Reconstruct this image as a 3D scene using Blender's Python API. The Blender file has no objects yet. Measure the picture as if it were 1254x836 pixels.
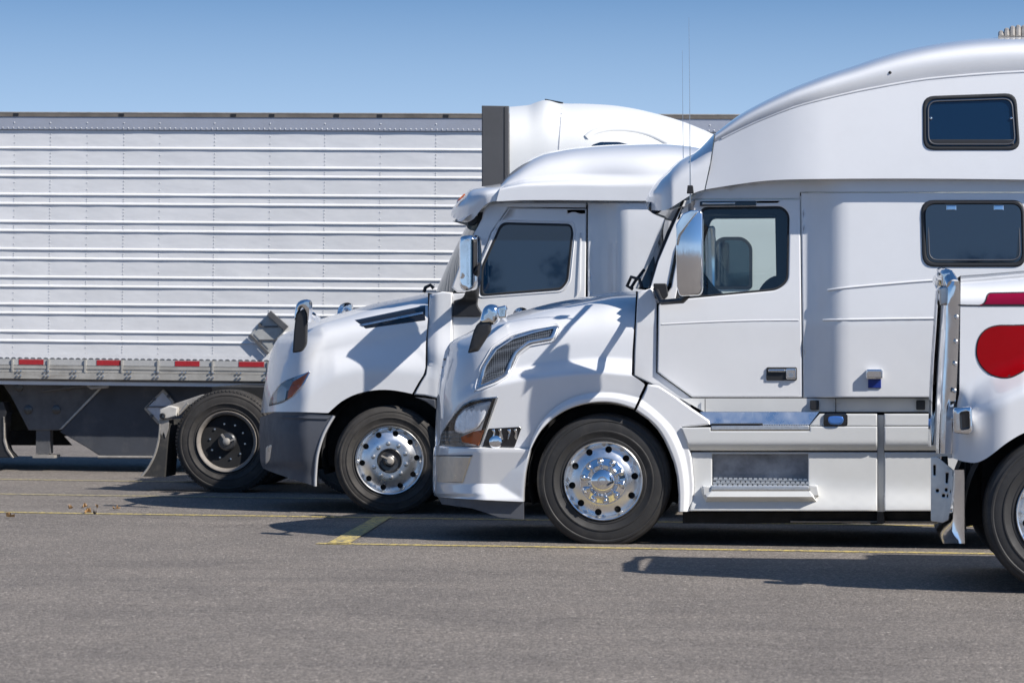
import bpy, math, random
from mathutils import Vector, Matrix
from mathutils.geometry import delaunay_2d_cdt
random.seed(7)
R = math.radians
sc = bpy.context.scene
COL = sc.collection

# ------------------------------------------------------------------ camera, sky, sun, exposure
F = 4000.0 / 1254.0                       # focal length over sensor width
ROLL, PITCH, YAW, CAMZ = 0.0095, -0.0020, 0.090, 1.6
cd = bpy.data.cameras.new('camera'); cam = bpy.data.objects.new('camera', cd); COL.objects.link(cam)
cd.sensor_width = 36; cd.lens = 36 * F; cd.clip_start = 0.5; cd.clip_end = 5000
fw = Vector((0, math.cos(PITCH), math.sin(PITCH)))
rt = Vector((math.cos(ROLL), 0, math.sin(ROLL)))
up = rt.cross(fw).normalized(); rt = fw.cross(up).normalized()
m = Matrix((rt, up, -fw)).transposed().to_4x4(); m.translation = (0, 0, CAMZ)
cam.matrix_world = m
cd.dof.use_dof = True; cd.dof.focus_distance = 26.0; cd.dof.aperture_fstop = 5.6
sc.camera = cam
sc.view_settings.view_transform = 'Standard'; sc.view_settings.look = 'None'
sc.view_settings.gamma = 1; sc.view_settings.use_curve_mapping = False
sc.view_settings.exposure = 0.38

SUN_TRAVEL = Vector((-0.99, 0.57, -1.0)).normalized()
sd = bpy.data.lights.new('sun', 'SUN'); so = bpy.data.objects.new('sun', sd); COL.objects.link(so)
sd.energy = 5.0; sd.angle = R(0.53); sd.color = (1.0, 0.955, 0.89)
so.rotation_euler = SUN_TRAVEL.to_track_quat('-Z', 'Y').to_euler(); so.location = (20, -10, 30)
to_sun = -SUN_TRAVEL
w = bpy.data.worlds.new('World'); sc.world = w; w.use_nodes = True
wn = w.node_tree; wn.nodes.clear()
wo = wn.nodes.new('ShaderNodeOutputWorld'); bg = wn.nodes.new('ShaderNodeBackground')
sky = wn.nodes.new('ShaderNodeTexSky'); sky.sky_type = 'NISHITA'; sky.sun_disc = False
sky.sun_elevation = math.asin(to_sun.z); sky.sun_rotation = math.atan2(to_sun.x, to_sun.y)
sky.altitude = 0; sky.air_density = 1.0; sky.dust_density = 0.25; sky.ozone_density = 3.0
bg.inputs['Strength'].default_value = 0.09
tc = wn.nodes.new('ShaderNodeTexCoord'); sx = wn.nodes.new('ShaderNodeSeparateXYZ'); cx_ = wn.nodes.new('ShaderNodeCombineXYZ')
mz = wn.nodes.new('ShaderNodeMapRange'); mz.clamp = False
mz.inputs['From Min'].default_value = 0; mz.inputs['From Max'].default_value = 0.30
mz.inputs['To Min'].default_value = 0.20; mz.inputs['To Max'].default_value = 0.60
mx = wn.nodes.new('ShaderNodeMath'); mx.operation = 'MAXIMUM'
wn.links.new(tc.outputs['Generated'], sx.inputs[0]); wn.links.new(sx.outputs['Z'], mz.inputs['Value'])
wn.links.new(mz.outputs['Result'], mx.inputs[0]); mx.inputs[1].default_value = .20
mi = wn.nodes.new('ShaderNodeMath'); mi.operation = 'MINIMUM'
# the clear air of the photograph: the deep blue begins low over the horizon
wn.links.new(sx.outputs['X'], cx_.inputs['X']); wn.links.new(sx.outputs['Y'], cx_.inputs['Y'])
cl = wn.nodes.new('ShaderNodeMath'); cl.operation = 'MINIMUM'; cl.inputs[1].default_value = 1.2
wn.links.new(mx.outputs[0], cl.inputs[0]); wn.links.new(cl.outputs[0], cx_.inputs['Z'])
nv = wn.nodes.new('ShaderNodeVectorMath'); nv.operation = 'NORMALIZE'
wn.links.new(cx_.outputs[0], nv.inputs[0]); wn.links.new(nv.outputs[0], sky.inputs['Vector'])
hs = wn.nodes.new('ShaderNodeHueSaturation'); hs.inputs['Saturation'].default_value = 1.20; hs.inputs['Value'].default_value = 1.12; wn.links.new(sky.outputs[0], hs.inputs['Color']); 
rp = wn.nodes.new('ShaderNodeValToRGB'); el = rp.color_ramp.elements; el[0].position = 0; el[0].color = (.80, .80, .80, 1); el[1].position = 1; el[1].color = (0, 0, 0, 1)
for p_, v_ in ((.062, .78), (.105, .16), (.16, .05), (.3, .0)): e_ = el.new(p_); e_.color = (v_, v_, v_, 1)
wn.links.new(sx.outputs['Z'], rp.inputs[0])
hz = wn.nodes.new('ShaderNodeMix'); hz.data_type = 'RGBA'; hz.inputs[7].default_value = (4.1, 5.7, 7.8, 1)
wn.links.new(rp.outputs[0], hz.inputs['Factor']); wn.links.new(hs.outputs[0], hz.inputs[6]); wn.links.new(hz.outputs[2], bg.inputs[0]); wn.links.new(bg.outputs[0], wo.inputs[0])

# ------------------------------------------------------------------ materials
def mat(name, col, rough=.5, metal=0, coat=0, spec=.5, noise=0, nscale=8, bump=0, bscale=60, ior=None, coat_rough=.04, dirt=None, wave=None):
    mt = bpy.data.materials.new(name); mt.use_nodes = True
    nt = mt.node_tree; b = nt.nodes['Principled BSDF']
    b.inputs['Base Color'].default_value = (*col, 1); b.inputs['Roughness'].default_value = rough
    b.inputs['Metallic'].default_value = metal; b.inputs['Coat Weight'].default_value = coat
    b.inputs['Coat Roughness'].default_value = coat_rough; b.inputs['Specular IOR Level'].default_value = spec
    if ior: b.inputs['IOR'].default_value = ior
    co = nt.nodes.new('ShaderNodeTexCoord')
    if noise:
        n = nt.nodes.new('ShaderNodeTexNoise'); n.inputs['Scale'].default_value = nscale; n.inputs['Detail'].default_value = 6
        n.inputs['Roughness'].default_value = .65
        nt.links.new(co.outputs['Object'], n.inputs['Vector'])
        r = nt.nodes.new('ShaderNodeMapRange'); r.inputs['From Min'].default_value = .3; r.inputs['From Max'].default_value = .7
        r.inputs['To Min'].default_value = 1 - noise; r.inputs['To Max'].default_value = 1 + noise * .4
        nt.links.new(n.outputs['Fac'], r.inputs['Value'])
        x = nt.nodes.new('ShaderNodeMix'); x.data_type = 'RGBA'; x.blend_type = 'MULTIPLY'; x.inputs['Factor'].default_value = 1
        x.inputs[6].default_value = (*col, 1)
        nt.links.new(r.outputs['Result'], x.inputs[7]); nt.links.new(x.outputs[2], b.inputs['Base Color'])
        rr = nt.nodes.new('ShaderNodeMapRange'); rr.inputs['From Min'].default_value = .3; rr.inputs['From Max'].default_value = .7
        rr.inputs['To Min'].default_value = min(1, rough + .12); rr.inputs['To Max'].default_value = max(0, rough - .04)
        nt.links.new(n.outputs['Fac'], rr.inputs['Value']); nt.links.new(rr.outputs['Result'], b.inputs['Roughness'])
        if dirt:
            n2 = nt.nodes.new('ShaderNodeTexNoise'); n2.inputs['Scale'].default_value = dirt[1]; n2.inputs['Detail'].default_value = 8
            n2.inputs['Roughness'].default_value = .7
            mp = nt.nodes.new('ShaderNodeMapping'); mp.inputs['Scale'].default_value = dirt[3] if len(dirt) > 3 else (1, 1, 1)
            nt.links.new(co.outputs['Object'], mp.inputs['Vector']); nt.links.new(mp.outputs[0], n2.inputs['Vector'])
            r2 = nt.nodes.new('ShaderNodeMapRange'); r2.inputs['From Min'].default_value = .52; r2.inputs['From Max'].default_value = .75
            r2.inputs['To Max'].default_value = dirt[2]
            nt.links.new(n2.outputs['Fac'], r2.inputs['Value'])
            y = nt.nodes.new('ShaderNodeMix'); y.data_type = 'RGBA'
            nt.links.new(x.outputs[2], y.inputs[6]); y.inputs[7].default_value = (*dirt[0], 1)
            nt.links.new(r2.outputs['Result'], y.inputs['Factor']); nt.links.new(y.outputs[2], b.inputs['Base Color'])
    if bump:
        n = nt.nodes.new('ShaderNodeTexNoise'); n.inputs['Scale'].default_value = bscale; n.inputs['Detail'].default_value = 3
        mp = nt.nodes.new('ShaderNodeMapping')
        if wave: mp.inputs['Scale'].default_value = wave
        nt.links.new(co.outputs['Object'], mp.inputs['Vector']); nt.links.new(mp.outputs[0], n.inputs['Vector'])
        bp = nt.nodes.new('ShaderNodeBump'); bp.inputs['Strength'].default_value = 1; bp.inputs['Distance'].default_value = bump
        nt.links.new(n.outputs['Fac'], bp.inputs['Height']); nt.links.new(bp.outputs[0], b.inputs['Normal'])
        if coat: nt.links.new(bp.outputs[0], b.inputs['Coat Normal'])
    return mt

WHITE = mat('white_paint', (.765, .765, .77), .38, coat=.9, coat_rough=.05, noise=.035, nscale=2.5, bump=.0016, bscale=2.2)
WHITE2 = mat('soft_white_paint', (.66, .66, .645), .38, coat=.7, coat_rough=.08, noise=.05, nscale=3, bump=.002, bscale=2.0)
WHITE3 = mat('matte_white_fairing', (.74, .74, .72), .45, coat=.3, coat_rough=.2, noise=.04, nscale=2)
CHROME = mat('chrome', (.82, .83, .85), .05, metal=1, noise=.05, nscale=6)
ALU = mat('polished_aluminium', (.86, .86, .86), .27, metal=1, noise=.05, nscale=8)
BRUSH = mat('brushed_steel', (.66, .65, .63), .30, metal=1, noise=.15, nscale=9)
TREAD = mat('tread_plate_metal', (.75, .75, .74), .35, metal=.8, noise=.2, nscale=30)
BLACK = mat('black_plastic', (.022, .022, .024), .45, noise=.3, nscale=14)
GLOSSBLACK = mat('gloss_black', (.012, .013, .016), .12, coat=.6)
GREY = mat('dark_grey_plastic', (.075, .08, .095), .5, noise=.12, nscale=9, bump=.0006, bscale=180)
DARK = mat('underbody_black', (.013, .013, .014), .8, noise=.3, nscale=9)
SEAM = mat('seam_rubber', (.02, .022, .026), .8)
STEEL = mat('black_painted_steel', (.035, .036, .040), .28, coat=.5, noise=.4, nscale=14, dirt=((.16, .14, .12), 18, .5))
RIMPAINT = mat('dusty_beige_rim', (.24, .215, .19), .6, noise=.35, nscale=10)
RUBBER = mat('tyre_rubber', (.026, .025, .025), .6, noise=.25, nscale=9, bump=.0008, bscale=120, dirt=((.075, .068, .06), 5, .5))
RUBBER2 = mat('worn_tyre_rubber', (.042, .038, .035), .75, noise=.3, nscale=7, bump=.0008, bscale=120, dirt=((.095, .083, .07), 6, .55))
TINT = mat('tinted_glass', (.004, .018, .046), .02, spec=.5, ior=1.75)  # dark tint, with the blue of reflected sky put into the base colour
TINT2 = mat('dark_tinted_glass', (.006, .008, .012), .02, spec=.5, ior=2.1)
AMBER = mat('amber_lens', (.85, .20, .04), .2, coat=1)
RED = mat('red_paint', (.30, .001, .004), .4, spec=.12, coat=.06, noise=.1, nscale=3)
MAGENTA = mat('crimson_paint', (.22, .001, .028), .35, spec=.2, coat=.15)
REFRED = mat('red_reflective_tape', (.42, .02, .025), .4, noise=.2, nscale=30)
REFWHITE = mat('white_reflective_tape', (.46, .455, .44), .4, noise=.1, nscale=30)
TRAILER = mat('trailer_white_aluminium', (.75, .75, .755), .42, metal=.0, noise=.07, nscale=1.5, bump=.012, bscale=1.3, wave=(1, 1, 2.4))
TOPRAIL = mat('trailer_top_rail', (.42, .44, .50), .45, metal=.3, noise=.1, nscale=3)
CAPRAIL = mat('weathered_cap_rail', (.19, .165, .14), .6, noise=.4, nscale=4)
BOTRAIL = mat('dull_bottom_rail', (.46, .44, .40), .5, metal=.15, noise=.25, nscale=5, dirt=((.16, .13, .10), 4, .6, (.5, 1, 4)))
RIVETM = mat('rivet_metal', (.42, .43, .46), .5, metal=.3)
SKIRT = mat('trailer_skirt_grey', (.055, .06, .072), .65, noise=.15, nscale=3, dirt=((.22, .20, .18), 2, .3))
FRAMEGREY = mat('bracket_grey', (.10, .10, .105), .6, noise=.25, nscale=8)
DIRTYMETAL = mat('dirty_pale_metal', (.40, .37, .33), .5, metal=.3, noise=.35, nscale=10)
PLACARD = mat('placard_metal', (.46, .46, .44), .45, metal=.1, noise=.2, nscale=12)
LINING = mat('cab_lining', (.78, .86, .80), .7, noise=.04, nscale=5)
SEAT = mat('seat_fabric', (.02, .02, .022), .9)
LEAF = mat('dry_leaf', (.40, .24, .11), .8, noise=.3, nscale=40)
BLUE = mat('blue_plastic', (.01, .03, .22), .4)

def glass_mat(name, tint, fac=.06):
    mt = bpy.data.materials.new(name); mt.use_nodes = True; nt = mt.node_tree; nt.nodes.clear()
    o = nt.nodes.new('ShaderNodeOutputMaterial'); t = nt.nodes.new('ShaderNodeBsdfTransparent'); t.inputs[0].default_value = (*tint, 1)
    g = nt.nodes.new('ShaderNodeBsdfGlossy'); g.inputs['Roughness'].default_value = .02
    fr = nt.nodes.new('ShaderNodeFresnel'); fr.inputs[0].default_value = 1.5
    ad = nt.nodes.new('ShaderNodeMath'); ad.operation = 'ADD'; ad.inputs[1].default_value = fac
    mxs = nt.nodes.new('ShaderNodeMixShader')
    nt.links.new(fr.outputs[0], ad.inputs[0]); nt.links.new(ad.outputs[0], mxs.inputs[0])
    nt.links.new(t.outputs[0], mxs.inputs[1]); nt.links.new(g.outputs[0], mxs.inputs[2]); nt.links.new(mxs.outputs[0], o.inputs[0])
    return mt
CLEAR = glass_mat('clear_lens', (.97, .98, .99), .0)
CABGLASS = glass_mat('cab_window_glass', (.86, .93, .91), .04)
SHIELD = glass_mat('windscreen_glass', (.45, .60, .64), .10)

def asphalt():
    mt = bpy.data.materials.new('asphalt'); mt.use_nodes = True; nt = mt.node_tree; b = nt.nodes['Principled BSDF']
    N = nt.nodes.new; L = nt.links.new
    co = N('ShaderNodeTexCoord')
    def noise(scale, detail, rough=.6, sc3=None):
        n = N('ShaderNodeTexNoise'); n.inputs['Scale'].default_value = scale; n.inputs['Detail'].default_value = detail; n.inputs['Roughness'].default_value = rough
        if sc3:
            mp = N('ShaderNodeMapping'); mp.inputs['Scale'].default_value = sc3; L(co.outputs['Object'], mp.inputs[0]); L(mp.outputs[0], n.inputs['Vector'])
        else: L(co.outputs['Object'], n.inputs['Vector'])
        return n
    def ramp(src, stops):
        r = N('ShaderNodeValToRGB'); el = r.color_ramp.elements
        while len(el) < len(stops): el.new(.5)
        for e, (p, c) in zip(el, stops): e.position = p; e.color = (*c, 1)
        L(src, r.inputs[0]); return r
    def mul(a, b_, f=1):
        x = N('ShaderNodeMix'); x.data_type = 'RGBA'; x.blend_type = 'MULTIPLY'; x.inputs['Factor'].default_value = f
        L(a, x.inputs[6]); L(b_, x.inputs[7]); return x.outputs[2]
    vo = N('ShaderNodeTexVoronoi'); vo.inputs['Scale'].default_value = 62; L(co.outputs['Object'], vo.inputs['Vector'])
    base = ramp(vo.outputs['Color'], [(0, (.100, .088, .077)), (.55, (.168, .148, .130)), (.9, (.275, .242, .212)), (1, (.55, .50, .44))])
    fine = ramp(noise(55, 5, .8).outputs['Fac'], [(.32, (.62, .62, .63)), (.5, (1, 1, 1)), (.7, (1.38, 1.36, 1.34))])
    patch = ramp(noise(.9, 6, .65).outputs['Fac'], [(.35, (.88, .88, .89)), (.5, (1, 1, 1)), (.68, (1.10, 1.09, 1.08))])
    streak = ramp(noise(1.0, 7, .7, (.16, 1.6, 1)).outputs['Fac'], [(.36, (.88, .88, .89)), (.5, (1, 1, 1)), (.66, (1.05, 1.05, 1.05))])
    c = mul(base.outputs[0], fine.outputs[0]); c = mul(c, patch.outputs[0]); c = mul(c, streak.outputs[0])
    # long thin tar cracks
    cr = noise(.55, 6, .62, (.35, 1, 1))
    ab = N('ShaderNodeMath'); ab.operation = 'SUBTRACT'; ab.inputs[1].default_value = .5; L(cr.outputs['Fac'], ab.inputs[0])
    a2 = N('ShaderNodeMath'); a2.operation = 'ABSOLUTE'; L(ab.outputs[0], a2.inputs[0])
    cm = ramp(a2.outputs[0], [(0, (.50, .50, .52)), (.0028, (1, 1, 1))])
    gate = ramp(noise(.35, 2).outputs['Fac'], [(.50, (0, 0, 0)), (.60, (1, 1, 1))])
    x = N('ShaderNodeMix'); x.data_type = 'RGBA'; x.blend_type = 'MULTIPLY'; L(gate.outputs[0], x.inputs['Factor']); L(c, x.inputs[6]); L(cm.outputs[0], x.inputs[7]); c = x.outputs[2]
    L(c, b.inputs['Base Color']); b.inputs['Roughness'].default_value = .85; b.inputs['Specular IOR Level'].default_value = .3
    bp = N('ShaderNodeBump'); bp.inputs['Distance'].default_value = .006; bp.inputs['Strength'].default_value = .9
    L(vo.outputs['Distance'], bp.inputs['Height']); bp.invert = True
    b2 = N('ShaderNodeBump'); b2.inputs['Distance'].default_value = .007; L(noise(3.5, 5).outputs['Fac'], b2.inputs['Height']); L(bp.outputs[0], b2.inputs['Normal'])
    L(b2.outputs[0], b.inputs['Normal'])
    return mt
ASPHALT = asphalt()

def worn_paint(name, col, wear=.5):
    mt = bpy.data.materials.new(name); mt.use_nodes = True; nt = mt.node_tree; b = nt.nodes['Principled BSDF']; N = nt.nodes.new; L = nt.links.new
    co = N('ShaderNodeTexCoord'); n = N('ShaderNodeTexNoise'); n.inputs['Scale'].default_value = 22; n.inputs['Detail'].default_value = 9; n.inputs['Roughness'].default_value = .8
    L(co.outputs['Object'], n.inputs['Vector'])
    r = N('ShaderNodeValToRGB'); r.color_ramp.elements[0].position = wear - .05; r.color_ramp.elements[0].color = (.13, .12, .11, 1)
    r.color_ramp.elements[1].position = wear + .03; r.color_ramp.elements[1].color = (*col, 1)
    L(n.outputs['Fac'], r.inputs[0]); L(r.outputs[0], b.inputs['Base Color']); b.inputs['Roughness'].default_value = .7
    return mt
YELLOW = worn_paint('yellow_road_paint', (.60, .46, .13), .50)
YELLOWOLD = worn_paint('faded_yellow_road_paint', (.46, .38, .18), .51)

def mesh_grille_mat():
    mt = bpy.data.materials.new('mesh_screen'); mt.use_nodes = True; nt = mt.node_tree; b = nt.nodes['Principled BSDF']; N = nt.nodes.new; L = nt.links.new
    co = N('ShaderNodeTexCoord'); v = N('ShaderNodeTexVoronoi'); v.inputs['Scale'].default_value = 70; v.inputs['Randomness'].default_value = .0
    L(co.outputs['Object'], v.inputs['Vector'])
    r = N('ShaderNodeValToRGB'); r.color_ramp.elements[0].position = .45; r.color_ramp.elements[0].color = (.012, .015, .02, 1)
    r.color_ramp.elements[1].position = .6; r.color_ramp.elements[1].color = (.11, .125, .15, 1)
    L(v.outputs['Distance'], r.inputs[0]); L(r.outputs[0], b.inputs['Base Color']); b.inputs['Roughness'].default_value = .5
    bp = N('ShaderNodeBump'); bp.inputs['Distance'].default_value = .004; L(v.outputs['Distance'], bp.inputs['Height']); L(bp.outputs[0], b.inputs['Normal'])
    return mt
SCREEN = mesh_grille_mat()

# ------------------------------------------------------------------ helpers: photo survey -> metres
def ray(px, py):
    return fw * (F * 1254) + rt * (px - 627) + up * (418 - py)
def ground(px, py):
    d = ray(px, py); t = CAMZ / -d.z
    return Vector((d.x * t, d.y * t, 0))

def lerp(a, b, t): return a + (b - a) * t
def sstep(a, b, x):
    t = max(0., min(1., (x - a) / (b - a))); return t * t * (3 - 2 * t)
def interp(x, pts):
    if x <= pts[0][0]: return pts[0][1]
    for (x0, y0), (x1, y1) in zip(pts, pts[1:]):
        if x <= x1: return y0 + (y1 - y0) * (x - x0) / (x1 - x0 or 1e-9)
    return pts[-1][1]
def catmull(pts, k=6, closed=False):
    out = []; n = len(pts)
    rng = range(n) if closed else range(n - 1)
    for i in rng:
        g = lambda j: pts[j % n] if closed else pts[max(0, min(n - 1, j))]
        p0, p1, p2, p3 = g(i - 1), g(i), g(i + 1), g(i + 2)
        for s in range(k):
            t = s / k
            out.append(tuple(.5 * (2 * p1[c] + (p2[c] - p0[c]) * t + (2 * p0[c] - 5 * p1[c] + 4 * p2[c] - p3[c]) * t * t + (3 * p1[c] - p0[c] - 3 * p2[c] + p3[c]) * t ** 3) for c in range(len(p1))))
    if not closed: out.append(tuple(pts[-1]))
    return out
def rounded(pts, r, k=5):
    out = []; n = len(pts)
    for i in range(n):
        p = Vector(pts[i][:2]); a = Vector(pts[i - 1][:2]) - p; b = Vector(pts[(i + 1) % n][:2]) - p
        rr = r[i] if isinstance(r, (list, tuple)) else r
        d = min(rr, a.length * .48, b.length * .48)
        if d < .05: out.append((p.x, p.y)); continue
        s = p + a.normalized() * d; e = p + b.normalized() * d
        for j in range(k + 1):
            t = j / k; q = s * (1 - t) ** 2 + p * 2 * t * (1 - t) + e * t * t; out.append((q.x, q.y))
    return out
def poly_len(p): return sum(math.dist(a, b) for a, b in zip(p, p[1:]))
def sample(p, t):
    L = [0]
    for a, b in zip(p, p[1:]): L.append(L[-1] + math.dist(a, b))
    d = t * L[-1]
    for i in range(len(p) - 1):
        if d <= L[i + 1] or i == len(p) - 2:
            s = (d - L[i]) / ((L[i + 1] - L[i]) or 1e-9); return (lerp(p[i][0], p[i + 1][0], s), lerp(p[i][1], p[i + 1][1], s))
def inside(x, y, poly):
    c = False; j = len(poly) - 1
    for i in range(len(poly)):
        xi, yi = poly[i]; xj, yj = poly[j]
        if (yi > y) != (yj > y) and x < (xj - xi) * (y - yi) / (yj - yi) + xi: c = not c
        j = i
    return c
def area(p): return .5 * sum(a[0] * b[1] - b[0] * a[1] for a, b in zip(p, p[1:] + p[:1]))

class MB:
    """collects geometry; build() links it as one mesh object"""
    def __init__(s): s.v = []; s.f = []
    def add(s, vs, fs):
        o = len(s.v); s.v += [tuple(x) for x in vs]; s.f += [tuple(i + o for i in f) for f in fs]
    def box(s, lo, hi):
        x0, y0, z0 = lo; x1, y1, z1 = hi
        s.add([(x0, y0, z0), (x1, y0, z0), (x1, y1, z0), (x0, y1, z0), (x0, y0, z1), (x1, y0, z1), (x1, y1, z1), (x0, y1, z1)],
              [(0, 3, 2, 1), (4, 5, 6, 7), (0, 1, 5, 4), (1, 2, 6, 5), (2, 3, 7, 6), (3, 0, 4, 7)])
    def bar(s, a, b, wd, ht, bev=0):
        a = Vector(a); b = Vector(b); d = (b - a).normalized(); q = d.cross(Vector((0, 0, 1)))
        if q.length < .01: q = Vector((0, 1, 0))
        q.normalize(); r = d.cross(q)
        vs = [p + q * (i * wd / 2) + r * (j * ht / 2) for p in (a, b) for i, j in ((-1, -1), (1, -1), (1, 1), (-1, 1))]
        s.add(vs, [(0, 1, 2, 3), (7, 6, 5, 4), (0, 4, 5, 1), (1, 5, 6, 2), (2, 6, 7, 3), (3, 7, 4, 0)])
    def tube(s, pts, r, n=10, caps=True, sy=1):
        P = [Vector(p) for p in pts]; rings = []
        for i, p in enumerate(P):
            d = (P[min(i + 1, len(P) - 1)] - P[max(i - 1, 0)]).normalized()
            a = d.cross(Vector((0, 1, 0)));
            if a.length < .05: a = d.cross(Vector((1, 0, 0)))
            a.normalize(); b = d.cross(a); rr = r[i] if isinstance(r, (list, tuple)) else r
            rings.append([p + a * (rr * math.cos(2 * math.pi * k / n)) + b * (rr * sy * math.sin(2 * math.pi * k / n)) for k in range(n)])
        vs = [q for g in rings for q in g]; fs = []
        for i in range(len(P) - 1):
            for k in range(n):
                fs.append((i * n + k, (i + 1) * n + k, (i + 1) * n + (k + 1) % n, i * n + (k + 1) % n))
        if caps: fs.append(tuple(range(n))); fs.append(tuple(reversed([(len(P) - 1) * n + k for k in range(n)])))
        s.add(vs, fs)
    def lathe(s, prof, n=64, c=(0, 0, 0), closed=False, a0=0, a1=2 * math.pi, flat=None):
        """prof: (radius, y) ; axis along y"""
        full = abs(a1 - a0 - 2 * math.pi) < 1e-6; k = n if full else n + 1; vs = []
        for i in range(k):
            a = a0 + (a1 - a0) * i / n
            for r, y in prof:
                z = r * math.sin(a)
                if flat is not None: z = max(z, flat)
                vs.append((c[0] + r * math.cos(a), c[1] + y, c[2] + z))
        mm = len(prof); fs = []
        for i in range(n):
            j = (i + 1) % k
            for q in range(mm if closed else mm - 1):
                q2 = (q + 1) % mm; fs.append((i * mm + q, i * mm + q2, j * mm + q2, j * mm + q))
        s.add(vs, fs)
    def dome(s, c, r, h, n=12, k=4):
        """dome bulging to -y"""
        s.lathe([(r * math.cos(i / k * math.pi / 2) + (1e-4 if i == k else 0), -h * math.sin(i / k * math.pi / 2)) for i in range(k + 1)], n, c)
    def mirror(s, W, keep=True):
        vs = [(x, W - y, z) for x, y, z in s.v]; fs = [tuple(reversed(f)) for f in s.f]
        if keep: s.add(vs, fs)
        else: s.v = vs; s.f = fs
        return s
    def build(s, name, material, parent=None, angle=38, smooth=True, loc=None, weld=True):
        me = bpy.data.meshes.new(name); me.from_pydata(s.v, [], s.f); me.update()
        if weld:
            import bmesh
            bm = bmesh.new(); bm.from_mesh(me); bmesh.ops.remove_doubles(bm, verts=bm.verts, dist=2e-4)
            bmesh.ops.dissolve_degenerate(bm, edges=bm.edges, dist=1e-5)
            bm.to_mesh(me); bm.free()
        if smooth:
            me.shade_smooth(); me.set_sharp_from_angle(angle=R(angle))
        me.materials.append(material)
        o = bpy.data.objects.new(name, me); COL.objects.link(o)
        if parent: o.parent = parent
        if loc is not None: o.location = loc
        return o

def pair(mb, W, name, mt, parent, **k):
    o = mb.build(name, mt, parent, **k); mb.mirror(W, False); mb.build(name, mt, parent, **k); return o

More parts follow.
